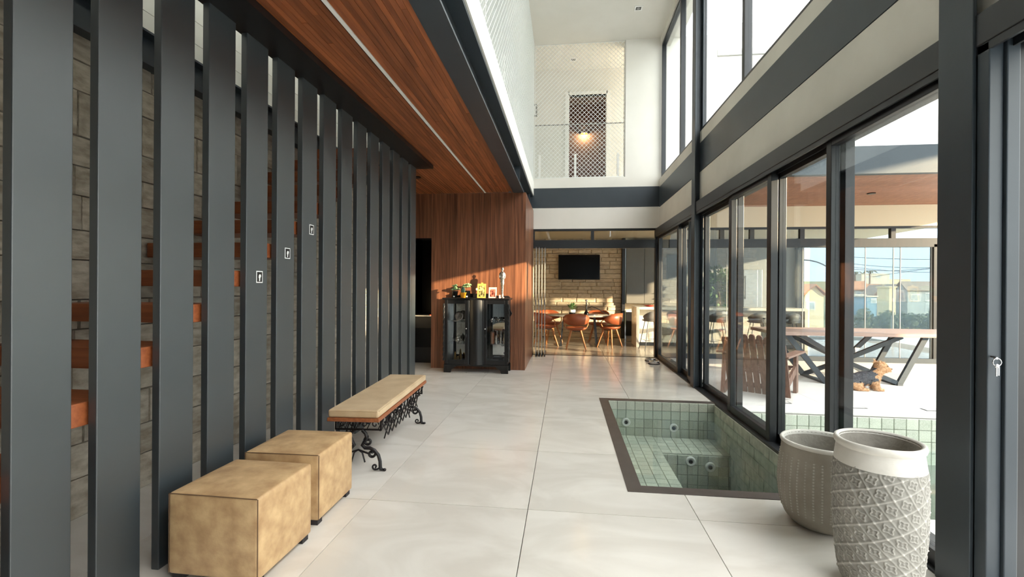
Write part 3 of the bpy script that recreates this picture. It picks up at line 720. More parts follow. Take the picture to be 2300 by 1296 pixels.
# bowed central panel
mb = MB(); n = 14
pr_ = [(-.115+.23*i/n, .02-.045*math.sin(math.pi*i/n)) for i in range(n+1)]
mb.prism(pr_+[(.115, .03), (-.115, .03)], 'z', cz0+.0, cz1-.012).build('bowed_centre_panel', 'black', cab)
for x in (-.115, .115): MB().tube([(x, .008, cz0), (x, .008, cz1-.015)], .007, 8).build('bead', 'dark_metal', cab)
for s in (-1, 1):
    x0_, x1_ = (cx0+.004, -.125) if s < 0 else (.125, cx1-.004)
    f = MB(); st_ = .05
    f.box(x0_, x0_+st_, -.002, .02, cz0+.005, cz1-.016).box(x1_-st_, x1_, -.002, .02, cz0+.005, cz1-.016).box(x0_+st_, x1_-st_, -.002, .02, cz0+.005, cz0+.075).box(x0_+st_, x1_-st_, -.002, .02, cz1-.075, cz1-.016)
    dr_ = f.build('door', 'black', cab, .003)
    box(x0_+st_, x1_-st_, .008, .011, cz0+.075, cz1-.075).build('pane', 'glass_clear', dr_)
    xk = -.125-.025 if s < 0 else .125+.025
    MB().ball((xk, -.018, .70), .013).tube([(xk, 0, .70), (xk, -.012, .70)], .005, 8).build('knob', 'chrome', dr_)
    MB().lathe([(.009, 0), (.009, .004)], 12, (xk, 0, 0)).box(xk-.003, xk+.003, -.006, -.002, .56, .61).build('key_plate', 'chrome', dr_)
    # turned corner post with rope carving
    xp = cx0-.008 if s < 0 else cx1+.008
    m = MB()
    for h in (0, math.pi):
        m.tube([(xp+.008*math.cos(a+h), .0+.008*math.sin(a+h), cz0+.06+.9*i/60) for i, a in ((i, i*.55) for i in range(61))], .009, 6)
    m.build('corner_rope', 'black', cab)
    xo = cx0-.03 if s < 0 else cx1+.03
    MB().prism([(xo, .98), (xo-.02*s*-1, .94), (xo, .9), (xo-.028*s, .88), (xo-.028*s, 1.02)], 'y', .1, .14).build('side_ornament', 'black', cab)
    for zh in (.35, 1.0): box(xp+.012*s-.004, xp+.012*s+.004, .02, .035, zh, zh+.06).build('hinge', 'chrome', cab)
    # bracket feet
    xa = cx0-.005 if s < 0 else cx1+.005
    MB().prism([(xa, 0), (xa-.11*s, 0), (xa-.125*s, .05), (xa-.16*s, .07), (xa-.2*s, .1), (xa-.2*s, .13), (xa, .13)], 'y', -.004, .03).build('foot', 'black', cab, .003)
    MB().box(min(xa, xa-.05*s), max(xa, xa-.05*s), cd-.05, cd, 0, .13).build('foot', 'black', cab)
box(cx0+.15, cx1-.15, .0, .02, .105, .13).build('apron', 'black', cab)
SH = (.44, .735, .0)
for zz in (.455, .80): box(cx0+.02, -.12, .03, cd-.03, zz-.008, zz).build('shelf', 'glass_clear', cab); box(.12, cx1-.02, .03, cd-.03, zz-.008, zz).build('shelf', 'glass_clear', cab)
def inC(x, y, z): return (-1.40+x, YC+y, z)
zb, z1_, z2_ = .151, .456, .801
o = MB().lathe([(0, .0), (.05, .0), (.075, .012), (.078, .016), (.05, .006), (0, .005)], 28); o.v = [(a, -c, b) for a, b, c in o.v]
o = o.build('plate', 'silver', None, loc=inC(-.31, .16, z2_+.083)); tag(o, 'round cream plate standing upright in the left cabinet door, top shelf', 'plate')
o.rotation_euler = (R(-12), 0, 0)
o = MB().lathe([(0, 0), (.05, .004), (.07, .016), (.05, .02), (0, .014)], 20, sy=.6).build('dish', 'silver', None, loc=inC(-.36, .09, z2_)); tag(o, 'small silver dish in front of the upright plate', 'dish')
def pot_(name, lab, cat, loc, s=1, spout=True):
    t = thing(name, lab, cat, loc)
    MB().lathe([(.02*s, 0), (.026*s, .004*s), (.016*s, .012*s), (.04*s, .03*s), (.046*s, .05*s), (.036*s, .07*s), (.02*s, .078*s), (.022*s, .083*s), (.012*s, .1*s), (.004*s, .105*s), (.006*s, .113*s), (0, .12*s)], 20, cap=False).build('body', 'silver', t)
    if spout: MB().tube([(.04*s, 0, .03*s), (.062*s, 0, .045*s), (.07*s, 0, .075*s)], .006*s, 8).build('spout', 'silver', t)
    MB().tube([(-.04*s, 0, .07*s), (-.072*s, 0, .075*s), (-.078*s, 0, .045*s), (-.045*s, 0, .03*s)], .005*s, 8).build('handle', 'silver', t)
pot_('teapot', 'ornate silver teapot on the middle shelf, left cabinet door', 'teapot', inC(-.32, .11, z1_), 1.1)
pot_('sugar_bowl', 'silver sugar bowl beside the teapot in the cabinet', 'bowl', inC(-.205, .17, z1_), .8, False)
for x, y, h, lab in ((-.36, .12, .17, 'tallest gilt cone ornament at the cabinet bottom, far left'), (-.31, .09, .10, 'smallest gilt cone ornament at the cabinet bottom'), (-.27, .13, .14, 'right-hand gilt cone ornament at the cabinet bottom, left door')):
    m = MB().lathe([(.03, 0), (.034, .01), (.02, h*.4), (.024, h*.42), (.012, h*.75), (.016, h*.77), (0, h)], 10).build('cone_ornament', 'gold', None, loc=inC(x, y, zb)); tag(m, lab, 'ornament', 'gilt ornaments in the cabinet')
for x, y, w, lab in ((.235, .1, .042, 'left silver bowl on the top shelf, right cabinet door'), (.345, .12, .06, 'wide silver bowl in the middle of the top shelf, right cabinet door'), (.45, .1, .035, 'smallest silver bowl at the right of the top shelf')):
    m = MB().lathe([(w*.4, 0), (w*.45, .005), (w*.2, .012), (w*.8, .03), (w, .055), (w*.94, .055), (w*.7, .03), (0, .02)], 20, cap=False).build('bowl', 'silver', None, loc=inC(x, y, z2_)); tag(m, lab, 'bowl', 'silver bowls in the cabinet')
for k, x in enumerate((.225, .245, .262)):
    m = box(-.007, .007, 0, .12, 0, .19-.01*k).build('book', ('seam', 'brown_wall', 'bench_wood')[k], None, .002, loc=inC(x, .1, z1_)); tag(m, ('leftmost thin book', 'middle thin book', 'rightmost thin book')[k]+' standing in the right cabinet door', 'book', 'books in the cabinet')
for k, (x, y, s) in enumerate(((.31, .08, .8), (.375, .16, 1.2), (.445, .09, 1.0))):
    t = MB().lathe([(.03*s, 0), (.032*s, .012*s), (.014*s, .02*s), (.026*s, .06*s), (.03*s, .1*s), (.014*s, .125*s), (.02*s, .145*s), (.016*s, .165*s), (0, .175*s)], 14).build('figurine', 'silver', None, loc=inC(x, y, z1_)); tag(t, ('short', 'tallest', 'medium')[k]+' bronze-silver figurine on the middle shelf, right cabinet door', 'figurine', 'figurines in the cabinet')
m = box(-.07, .07, 0, .14, 0, .045).build('jewel_box', 'steel', None, .004, loc=inC(.28, .07, zb)); tag(m, 'flat dark box on the cabinet bottom, right door', 'box')
m = MB().lathe([(.03, 0), (.034, .005), (.008, .015), (.008, .06), (.045, .1), (.05, .11)], 10, cap=False).build('crystal_bowl', 'chrome', None, loc=inC(.41, .1, zb)); tag(m, 'faceted crystal bowl on the cabinet bottom, right door', 'bowl')
# ---- things on the cabinet
ZTOP = cz1+.0181
def onTop(px, y): p = onY(px, 668, y); return (p.x, y, ZTOP)
def succulent(px, y, s, lab):
    t = thing('potted_succulent', lab, 'potted plant', onTop(px, y), 0, 'potted succulents on the cabinet')
    MB().lathe([(.03*s, 0), (.04*s, .01), (.044*s, .1*s), (.047*s, .105*s), (.04*s, .1*s), (.02*s, .095*s), (0, .095*s)], 20, cap=False).build('pot', 'black', t)
    MB().lathe([(0, 0), (.016, .001)], 12).box(-.012, .012, -.046*s, -.040*s, .01, .03).build('pot_label', 'sticker_white', t)
    lm = MB(); r2 = random.Random(px)
    for q in range(16):
        a = r2.random()*6.28; rr = r2.uniform(.0, .075)*s; c = (rr*math.cos(a), rr*math.sin(a), .115*s+r2.uniform(0, .075)*s)
        for l_ in range(14):
            b = l_*2.4; el = .3+l_*.07; d = Vector((math.cos(b)*math.cos(el), math.sin(b)*math.cos(el), math.sin(el)))*.034*s
            side = d.cross(Vector((0, 0, 1))).normalized()*.012*s
            C0 = Vector(c); lm.add([C0, C0+d*.6+side, C0+d, C0+d*.6-side, C0+d*.6+Vector((0, 0, .004))], [(0, 1, 4), (1, 2, 4), (2, 3, 4), (3, 0, 4), (0, 3, 2, 1)])
    lm.build('rosettes', 'succulent', t)
succulent(1021, YC+.12, 1.0, 'pale succulent in a dark pot at the left end of the cabinet top')
succulent(1050, YC+.2, 1.1, 'pale succulent in a dark pot behind the orange cactus pot')
t = thing('potted_cactus', 'small dark cactus in a bright orange pot on the cabinet', 'potted plant', onTop(1040, YC+.04))
MB().lathe([(.034, 0), (.05, .072), (.053, .074), (.053, .085), (.047, .085), (.044, .07), (0, .068)], 24, cap=False).build('pot', 'orange', t)
m = MB(); n = 28
vs = []; pr2 = [(.028*math.sin(math.pi*min(1, .25+.75*i/10))*1.0 if i else .02, .07+.1*i/10) for i in range(11)]
for r, z in [(.022, .065), (.030, .09), (.033, .115), (.031, .14), (.022, .158), (.008, .168), (0, .17)]:
    for k in range(n): q = r*(1+.08*(k % 2)); vs.append((q*math.cos(2*math.pi*k/n), q*math.sin(2*math.pi*k/n), z))
m.add(vs, [(i*n+k, i*n+(k+1) % n, (i+1)*n+(k+1) % n, (i+1)*n+k) for i in range(6) for k in range(n)]); m.build('stem', 'cactus', t)
def frame_(px, y, w, h, lab, fm, pm_, extra=False):
    t = thing('photo_frame', lab, 'photo frame', Vector(onTop(px, y))+Vector((0, 0, .002)), R(-3))
    tilt = Matrix.Rotation(R(-8), 4, 'X'); b_ = .018
    f = MB()
    for a in ((-w/2, -w/2+b_, 0, .012, 0, h), (w/2-b_, w/2, 0, .012, 0, h), (-w/2+b_, w/2-b_, 0, .012, 0, b_), (-w/2+b_, w/2-b_, 0, .012, h-b_*1.7, h)): f.box(*a, mat=tilt)
    f.build('frame', fm, t)
    MB().box(-w/2+b_, w/2-b_, .005, .01, b_, h-b_*1.7, mat=tilt).build('photo', pm_, t)
    MB().beam((0, .012+.14*h, h*.75), (0, .09, .002), .03, .004).build('easel_back', 'seam', t)
    if extra:
        MB().box(-.01, .02, -.004, .004, h-.005, h+.018, mat=tilt).build('clip', 'yellow_frame', t); MB().ball((-w/2-.015, .02, h*.6), (.018, .01, .02)).build('bow', 'pink_frame', t)
frame_(1081, YC+.05, .135, .225, 'larger yellow photo frame on the cabinet', 'yellow_frame', 'photo_a', True)
frame_(1106, YC+.05, .125, .17, 'smaller pink photo frame on the cabinet', 'pink_frame', 'photo_b')
fg = thing('statuette', 'tall slim silver standing figure at the right of the cabinet top', 'statuette', onTop(1128, YC+.09))
MB().lathe([(.030, 0), (.032, .01), (.030, .018), (.022, .022)], 20, sx=1.2).build('base', 'silver', fg)
MB().lathe([(.018, .02), (.019, .05), (.016, .1), (.02, .15), (.025, .2), (.033, .24), (.030, .27), (.036, .31), (.043, .36), (.044, .39), (.035, .41), (.014, .42), (.011, .428), (.019, .44), (.022, .458), (.018, .478), (0, .488)], 20, sx=1.0, sy=.62).build('figure', 'silver', fg)
for s in (-1, 1): MB().tube([(s*.040, 0, .39), (s*.046, -.006, .34), (s*.036, -.022, .31), (s*.008, -.028, .315)], .009, 8).build('arm', 'silver', fg)
m = MB().lathe([(.018, 0), (.020, .01), (.014, .03), (.018, .045), (.008, .052)], 14, sx=.9).build('trinket', 'pink_frame', None, loc=onTop(1122, YC+.03)); tag(m, 'tiny pink trinket at the foot of the silver figure', 'trinket')
# ================================================================== DINING ROOM
tv = thing('television', 'wide black flat television mounted on the split-stone wall', 'television', onY(1300.5, 600, YK-.1))
a_, b_ = onY(1254, 572, YK-.1), onY(1347, 628, YK-.1); hw, hh = (b_.x-a_.x)/2, (a_.z-b_.z)/2
box(-hw, hw, 0, .045, -hh, hh).build('bezel', 'black', tv, .004); box(-hw+.012, hw-.012, -.002, .001, -hh+.02, hh-.012).build('screen', 'screen', tv); box(-.2, .2, .045, .055, -.2, .2).build('wall_bracket', 'black', tv)
TBX, TBY, TBZ = onY(1300, 700, 10.98).x, 10.98, .725
tb_ = thing('dining_table', 'oval stone-topped dining table in front of the television', 'table', (TBX, TBY, 0))
MB().lathe([(0, TBZ-.03), (.97, TBZ-.03), (.995, TBZ-.015), (.99, TBZ), (0, TBZ)], 48, sx=.9, sy=.6, cap=False).build('table_top', 'table_top', tb_)
for s in (-1, 1):
    for q in (-1, 1): MB().beam((s*.42, q*.26, 0.02), (s*.36, q*.22, TBZ-.03), .03, .05).build('leg', 'dark_metal', tb_)
    MB().box(s*.42-.03, s*.42+.03, -.28, .28, 0, .03).build('floor_bar', 'dark_metal', tb_)
def dining_chair(lab, loc, rz):
    t = thing('dining_chair', lab, 'chair', loc, rz, 'chairs round the oval dining table')
    n = 26; m = MB(); vs = []; fs = []
    # curved backrest band, open to the front (+y)
    for i in range(n+1):
        a = R(180+8)+R(164)*i/n; e = abs(i/n-.5)*2
        z0, z1 = .53+.07*e*e, .79-.13*e**3
        for z, rr in ((z0, .25), ((z0+z1)/2, .275), (z1, .285)):
            for q in (0, .022): vs.append(((rr+q)*math.cos(a)*.98, (rr+q)*math.sin(a)*.92, z))
    for i in range(n):
        b = i*6; c = b+6
        for p, q in ((0, 2), (2, 4), (3, 1), (5, 3)): fs.append((b+p, c+p, c+q, b+q))
        fs += [(b+4, c+4, c+5, b+5), (b+1, c+1, c+0, b+0)]
    fs += [(0, 2, 3, 1), (2, 4, 5, 3), (n*6, n*6+1, n*6+3, n*6+2), (n*6+2, n*6+3, n*6+5, n*6+4)]
    m.add(vs, fs, True); m.build('backrest', 'tan_leather', t)
    MB().lathe([(0, .405), (.14, .41), (.225, .44), (.252, .475), (.24, .485), (.2, .465), (0, .455)], 28, sx=.98, sy=.96, cap=False).build('seat', 'tan_leather', t)
    for s in (-1, 1): MB().tube([(s*.24, .04, .48), (s*.262, .06, .53), (s*.268, .05, .60), (s*.27, -.02, .64)], .013, 8).build('armrest', 'oak', t)
    for sx in (-1, 1):
        for sy in (-1, 1): MB().tube([(sx*.1, sy*.1, .42), (sx*.215, sy*.2, 0)], .018, 8, radii=[.022, .014]).build('leg', 'oak', t)
    MB().beam((-.11, 0, .40), (.11, 0, .40), .2, .02).build('seat_plate', 'black', t)
    return t
ch0 = dining_chair('tan leather dining chair at the front of the table, back to the hall', (onY(1294, 700, 10.32).x, 10.32, 0), 0)
def cp(px, y, rz, lab): copy_tree(ch0, (onY(px, 700, y).x, y, 0), rz, lab)
cp(1370, 10.72, R(52), 'tan leather dining chair at the right end of the table by the island')
cp(1226, 10.7, R(-48), 'tan leather dining chair at the left, half behind the folded glass panels')
cp(1238, 11.62, R(-150), 'tan leather dining chair on the far side of the table, left')
cp(1343, 11.75, R(172), 'tan leather dining chair on the far side of the table, right')
pl = thing('potted_plant', 'leafy plant in a black and white pot on the dining table', 'potted plant', (onY(1285, 700, 10.85).x, 10.85, TBZ+.001))
MB().lathe([(.055, 0), (.07, .005), (.075, .06)], 24).build('pot', 'black', pl); MB().lathe([(.076, .06), (.08, .12), (.072, .12), (0, .11)], 24, cap=False).build('pot_collar', 'white', pl)
lm = MB(); r2 = random.Random(3)
for q in range(90):
    a = r2.random()*6.28; el = r2.uniform(.3, 1.5); c = Vector((0, 0, .11)); d = Vector((math.cos(a)*math.cos(el), math.sin(a)*math.cos(el), math.sin(el)))*r2.uniform(.08, .17)
    p = c+d; sd = d.cross(Vector((0, 0, 1))).normalized()*.018; tip = p+d*.28+Vector((0, 0, -.01))
    lm.add([p-d*.2, p+sd, tip, p-sd], [(0, 1, 2, 3)])
    if q % 4 == 0: lm.tube([c, p], .002, 4)
lm.build('leaves', 'leaf', pl)
MB().lathe([(.09, 0), (.1, .006), (0, .006)], 20, cap=False).build('saucer', 'black', pl)
hk = thing('hookah', 'dark hookah with a looping hose on the dining table', 'hookah', (onY(1317, 700, 10.8).x, 10.8, TBZ+.001))
MB().lathe([(.05, 0), (.06, .01), (.055, .05), (.03, .09), (.022, .12)], 20).build('base', 'screen', hk); MB().lathe([(.014, .12), (.02, .15), (.012, .18), (.02, .21), (.012, .24), (.018, .27), (.012, .3)], 16).build('stem', 'black', hk)
MB().lathe([(.09, .235), (.095, .24), (.012, .242)], 20, cap=False).build('tray', 'dark_metal', hk); MB().lathe([(.012, .3), (.03, .33), (.034, .36), (.024, .36)], 16).build('bowl', 'chrome', hk)
MB().tube([(.02, 0, .15), (.12, 0, .20), (.24, -.01, .16), (.36, -.02, .09), (.46, -.02, .04), (.52, -.02, .01)], .008, 8).build('hose', 'black', hk)
m = MB().lathe([(.1, 0), (.16, .02), (.155, .026), (.09, .008), (0, .008)], 28, cap=False).build('tray', 'chrome', None, loc=(onY(1327, 702, 10.6).x, 10.6, TBZ+.001)); tag(m, 'shiny round tray beside the hookah', 'tray')
# island
IY0, IX0, IX1, IZ = 10.8, 1.62, 5.32, .93
isl = thing('kitchen_island', 'long white marble kitchen island with waterfall ends', 'kitchen island', (IX0, IY0, 0))
IL = IX1-IX0
box(0, IL, 0, .75, IZ-.06, IZ).build('worktop', 'marble', isl, .003)
for x in (0, IL-.07): box(x, x+.07, 0, .75, 0, IZ-.06).build('waterfall_end', 'marble', isl, .003)
box(.07, IL-.07, .4, .72, 0, IZ-.06).build('base_panel', 'marble', isl); box(.07, IL-.07, .36, .4, 0, .08).build('plinth', 'frame', isl)
m = MB().lathe([(.05, 0), (.14, .03), (.135, .035), (.04, .008), (0, .008)], 24, cap=False).build('fruit_tray', 'red', None, loc=(onY(1459, 684, 11.0).x, 11.0, IZ+.001)); tag(m, 'red shallow tray on the left end of the island', 'tray')
def stool(lab, loc, rz):
    t = thing('bar_stool', lab, 'bar stool', loc, rz, 'grey stools at the island')
    n = 20; vs = []; fs = []
    for i in range(n+1):
        a = R(180+20)+R(140)*i/n; e = abs(i/n-.5)*2; z1 = .86-.12*e*e
        for z, rr in ((.64, .17), (.72, .2), (z1, .215)):
            for q in (0, .012): vs.append(((rr+q)*math.cos(a), (rr+q)*math.sin(a), z))
    for i in range(n):
        b = i*6; c = b+6
        for p, q in ((0, 2), (2, 4), (3, 1), (5, 3)): fs.append((b+p, c+p, c+q, b+q))
        fs += [(b+4, c+4, c+5, b+5), (b+1, c+1, c+0, b+0)]
    MB().add(vs, fs, True).build('backrest', 'grey_shell', t)
    MB().lathe([(0, .625), (.15, .63), (.2, .655), (.19, .665), (0, .645)], 24, cap=False).build('seat', 'grey_shell', t)
    for sx in (-1, 1):
        for sy in (-1, 1): MB().tube([(sx*.1, sy*.1, .63), (sx*.2, sy*.2, 0)], .008, 6).build('leg', 'dark_metal', t)
    MB().tube([(-.165, -.165, .22), (.165, -.165, .22), (.165, .165, .22), (-.165, .165, .22)], .007, 6, True).build('foot_ring', 'dark_metal', t)
    return t
sl0 = stool('grey bar stool at the left end of the island', (onY(1462, 740, 10.42).x, 10.42, 0), R(10))
for px, lab in ((1612, 'grey bar stool seen left of the wooden deck chair top'), (1700, 'grey bar stool above the outdoor table left corner'), (1772, 'grey bar stool toward the right end of the island')):
    copy_tree(sl0, (onY(px, 740, 10.42).x, 10.42, 0), R(-5), lab)
pn = thing('pantry_cupboard', 'tall grey-green pantry cupboard right of the stone wall', 'cupboard', (1.62, YK-.2, 0))
box(0, .95, .02, .5, .95, 2.62).build('upper_body', 'pantry', pn)
for k in range(2): box(.005+k*.4725, .4675+k*.4725, 0, .02, .955, 2.615).build('door', 'pantry', pn, .002)
box(0, .95, .05, .5, .08, .72).build('base_unit', 'black', pn); box(0, .95, .02, .5, .72, .76).build('counter', 'marble', pn); box(0, .95, .45, .5, .76, .95).build('backsplash', 'cream', pn); box(.02, .93, .1, .45, 0, .08).build('plinth', 'picture_grey', pn)
fx0, fx1 = onY(1664, 640, YK-.1).x, onY(1706, 640, YK-.1).x
fg2 = thing('refrigerator', 'stainless steel refrigerator standing behind the island', 'refrigerator', (fx0, YK-.3, 0))
box(0, (fx1-fx0), .03, .62, .02, 1.86).build('body', 'fridge', fg2, .004)
box(0, .34, 0, .03, .05, 1.85).build('door', 'fridge', fg2, .004); MB().tube([(.03, -.03, 1.1), (.03, -.03, 1.7)], .012, 8).box(.02, .04, -.03, 0, 1.12, 1.15).box(.02, .04, -.03, 0, 1.65, 1.68).build('handle', 'dark_metal', fg2)
bx = onY(1612, 640, 12.3).x
pt2 = thing('potted_tree', 'dark bushy indoor tree standing behind the island', 'potted plant', (bx, 12.2, 0))
MB().lathe([(.16, 0), (.2, .35), (.18, .35), (0, .32)], 20, cap=False).build('pot', 'cream', pt2); MB().tube([(0, 0, .3), (.02, 0, .9), (0, 0, 1.3)], .025, 8).build('trunk', 'seam', pt2)
lm = MB()
for q in range(420):
    d = Vector((rng.gauss(0, 1), rng.gauss(0, 1), rng.gauss(0, 1))).normalized(); c = Vector((0, 0, 1.42))+Vector((d.x*.36, d.y*.3, d.z*.52))*rng.uniform(.5, 1)
    s_ = d.cross(Vector((rng.random(), rng.random(), rng.random()))).normalized()*.04; lm.add([c, c+s_+d*.03, c+d*.11, c-s_+d*.03], [(0, 1, 2, 3)])
lm.build('foliage', 'leaf', pt2)
# pet bowls
for px, py, lab in ((1466, 811, 'steel pet bowl farther back by the door frame'), (1478, 818, 'steel pet bowl nearer the camera by the door frame')):
    p = onZ(px, py, 0)
    t = thing('pet_bowl', lab, 'pet bowl', (min(p.x, 1.58), p.y, 0), 0, 'steel pet bowls')
    MB().lathe([(.095, 0), (.1, .006), (.085, .05), (.088, .056), (.075, .056), (.06, .015), (0, .012)], 28, cap=False).build('dish', 'chrome', t); MB().lathe([(.1, 0), (.104, .004), (.1, .016)], 28, cap=False).build('rubber_ring', 'rubber', t)
m = box(-.02, .02, -.012, 0, -.028, .028).build('door_sensor', 'sticker_white', None, .003, loc=onY(1481, 557, YF-.021)); tag(m, 'small white sensor on the dark corner post of the dining opening', 'sensor')

# ================================================================== GALLERY
def net(name, lab, A, U, w, h, step, r):
    # diamond net in the plane A + u*U + v*Z
    m = MB(); U = Vector(U); Z = Vector((0, 0, 1)); A = Vector(A); N = U.cross(Z)
    for sgn in (1, -1):
        k = -h if sgn > 0 else 0
        lo, hi = (-h, w) if sgn > 0 else (0, w+h)
        t = lo
        while t < hi:
            # line u = t + v (sgn 1) or u = t - v
            v0 = max(0, -t) if sgn > 0 else max(0, t-w); v1 = min(h, w-t) if sgn > 0 else min(h, t)
            if v1-v0 > .02:
                p = A+U*(t+sgn*v0)+Z*v0+N*(.001*sgn); q = A+U*(t+sgn*v1)+Z*v1+N*(.001*sgn); m.beam(p, q, r, r, N)
            t += step
    for v in (0, h): m.beam(A+Z*v, A+Z*v+U*w, r*1.6, r*1.6)
    for u in (0, w): m.beam(A+U*u, A+U*u+Z*h, r*1.6, r*1.6)
    o = m.build(name, 'net'); tag(o, lab, 'net'); return o
net('safety_net', 'white diamond safety net across the far gallery opening', (-.64, YF+.03, 3.575), (1, 0, 0), 1.785, ZC-3.585, .088, .0065)
net('safety_net', 'long white safety net along the left gallery edge', (XB-.005, 1.0, 3.49), (0, 1, 0), YF-1.0, ZC-3.5, .088, .0050)
gr = thing('glass_guard', 'frameless glass guard with short posts behind the far net', 'railing', (0, YF+.1, 3.561))
box(-.64, 1.14, 0, .012, .03, 1.10).build('pane', 'glass_clear', gr); box(-.64, 1.14, -.006, .018, 1.10, 1.115).build('top_rail', 'picture_grey', gr)
for px in (1212, 1292, 1388):
    x = onY(px, 370, YF+.1).x; box(x-.022, x+.022, -.02, .03, 0, .5).build('post', 'white', gr, .003)
gl = thing('glass_guard', 'frameless glass guard along the left gallery edge', 'railing', (XB-.06, 0, 3.481))
box(0, .012, 1, YF-.1, .03, 1.10).build('pane', 'glass_clear', gl)
for k in range(7): box(-.02, .03, 1.4+k*1.2, 1.444+k*1.2, 0, .45).build('post', 'white', gl, .003)
for px, py, zz, lab in ((1434, 18, ZC, 'square recessed downlight in the hall ceiling near the windows'), (1288, 133, ZC, 'square recessed downlight in the gallery ceiling behind the net')):
    p = onZ(px, py, zz)
    t = thing('downlight', lab, 'downlight', (p.x, p.y, zz-.012), 0, 'recessed downlights')
    MB().box(-.07, .07, -.07, -.045, 0, .012).box(-.07, .07, .045, .07, 0, .012).box(-.07, -.045, -.045, .045, 0, .012).box(.045, .07, -.045, .045, 0, .012).build('trim_ring', 'white', t)
    box(-.045, .045, -.045, .045, .006, .012).build('recess', 'black', t); MB().lathe([(.03, .0), (.025, .006)], 16).build('bulb', 'picture_grey', t)
p = onY(1194, 248, YB-.02)
t = thing('picture_frame', 'small grey framed picture on the white gallery wall', 'picture', p)
f = MB()
for a in ((-.13, -.095, 0, .02, -.14, .14), (.095, .13, 0, .02, -.14, .14), (-.095, .095, 0, .02, -.14, -.105), (-.095, .095, 0, .02, .105, .14)): f.box(*a)
f.build('frame', 'picture_grey', t); box(-.095, .095, .008, .014, -.105, .105).build('mount', 'white', t); box(-.035, .035, .004, .008, -.045, .03).build('print', 'concrete', t)
p = onY(1312, 296, 12.32)
t = thing('wall_lamp', 'small lit wall lamp in the upstairs room', 'lamp', p)
MB().lathe([(.03, 0), (.09, -.05), (.085, -.05), (.025, -.003)], 20, cap=False).build('shade', 'gold', t); MB().ball((0, 0, -.02), .025).build('bulb', 'lamp_glow', t); box(-.015, .015, 0, .08, -.01, .02).build('arm', 'gold', t)
pl_ = bpy.data.objects.new('wall_lamp_light', bpy.data.lights.new('wall_lamp_light', 'POINT')); C.objects.link(pl_); pl_.parent = t; pl_.location = (0, -.03, -.07)
pl_.data.energy = 4; pl_.data.color = (1, .72, .35); pl_.data.shadow_soft_size = .04

# ================================================================== KEYS
def key(lab, loc, rz):
    t = thing('key', lab, 'key', loc, rz, 'keys in the door locks')
    MB().lathe([(.012, 0), (.012, .006)], 14).build('lock_plate', 'dark_metal', t)
    MB().tube([(.016*math.cos(a*.5236), -.012, -.018+.016*math.sin(a*.5236)) for a in range(12)], .0022, 6, True).build('key_ring', 'chrome', t)
    MB().box(-.004, .0, -.014, -.011, -.075, -.034).box(.002, .006, -.016, -.013, -.072, -.034).ball((0, -.013, -.034), (.009, .003, .009)).build('key_blade', 'chrome', t)
    MB().box(-.003, .003, -.012, .0, -.006, .002).build('key_in_lock', 'chrome', t)
p = onY(2234, 803, 2.112); key('bunch of keys hanging in the near jamb right of the near column', (p.x, 2.113, p.z), 0)
p = onX(1717, 716, XF+.028); key('key with ring hanging in the sliding door by the wooden deck chair', (XF+.028, p.y, p.z), R(-90))

# ================================================================== TERRACE THINGS
tt = thing('outdoor_table', 'long outdoor table with brown top on slanted grey steel legs', 'table', (4.3, 7.35, 0))
def tl(px, py, y): p = onY(px, py, y); return (p.x-4.3, p.y-7.35, p.z)
xL = onY(1740, 742, 6.95).x-4.3
tz = .745
box(xL, 2.2, -.42, .48, tz-.05, tz).build('table_top', 'deck_table', tt, .004)
def lb(a, b, w=.07): MB().beam(a, b, w, .045, (0, 1, 0)).build('leg', 'steel', tt)
xr = onY(2090, 748, 7.05).x-4.3
for yq in (-.28, .33):
    fL, fR = onY(1838, 856, 7.25).x-4.3, onY(2018, 866, 7.08).x-4.3
    lb((xL+.22, yq, tz-.05), (fL, yq, .02)); lb((xr-.05, yq, tz-.05), (fR, yq, .02))
K = (onY(1893, 806, 7.35).x-4.3, 0, .30)
for yq in (-.28, .33):
    MB().beam(K, (xr-.35, yq, tz-.05), .06, .04, (0, 1, 0)).build('brace', 'steel', tt); MB().beam(K, (xL+.4, yq, tz-.05), .06, .04, (0, 1, 0)).build('brace', 'steel', tt)
    MB().beam(K, (onY(2018, 866, 7.08).x-4.3, yq, .025), .06, .04, (0, 1, 0)).build('brace', 'steel', tt); MB().beam(K, (onY(1838, 856, 7.25).x-4.3, yq, .025), .06, .04, (0, 1, 0)).build('brace', 'steel', tt)
for x in (onY(1838, 856, 7.25).x-4.3, onY(2018, 866, 7.08).x-4.3): box(x-.035, x+.035, -.31, .36, 0, .03).build('floor_bar', 'steel', tt)
b0 = onZ(1692, 889, 0)
ad = thing('deck_chair', 'brown slatted wooden deck chair seen from behind through the glass', 'chair', (b0.x, b0.y, 0), R(-38))
for i in range(9):
    x = -.335+i*.0825; h = .84-.10*((i-4)/4.0)**2
    m = MB(); n = 6
    prof = [(x, .02), (x+.068, .02), (x+.068, h-.03)]+[(x+.034+.034*math.cos(R(180*k/n)), h-.03+.03*math.sin(R(180*k/n))) for k in range(1, n)]+[(x, h-.03)]
    m.prism(prof, 'y', 0, .02); ca = math.cos(R(20)); sa = math.sin(R(20))
    m.v = [(a, b*ca-(c)*sa*1.0+.10, c*ca+b*sa) for a, b, c in m.v]; m.build('back_slat', 'teak', ad)
for zq in (.12, .45, .70):
    y = -zq*math.sin(R(20))+.10; box(-.35, .35, y+.022, y+.045, zq-.03, zq+.03).build('back_rail', 'teak', ad)
for i in range(5): box(-.30, .30, .14+i*.095, .22+i*.095, .27+i*.014, .29+i*.014).build('seat_slat', 'teak', ad)
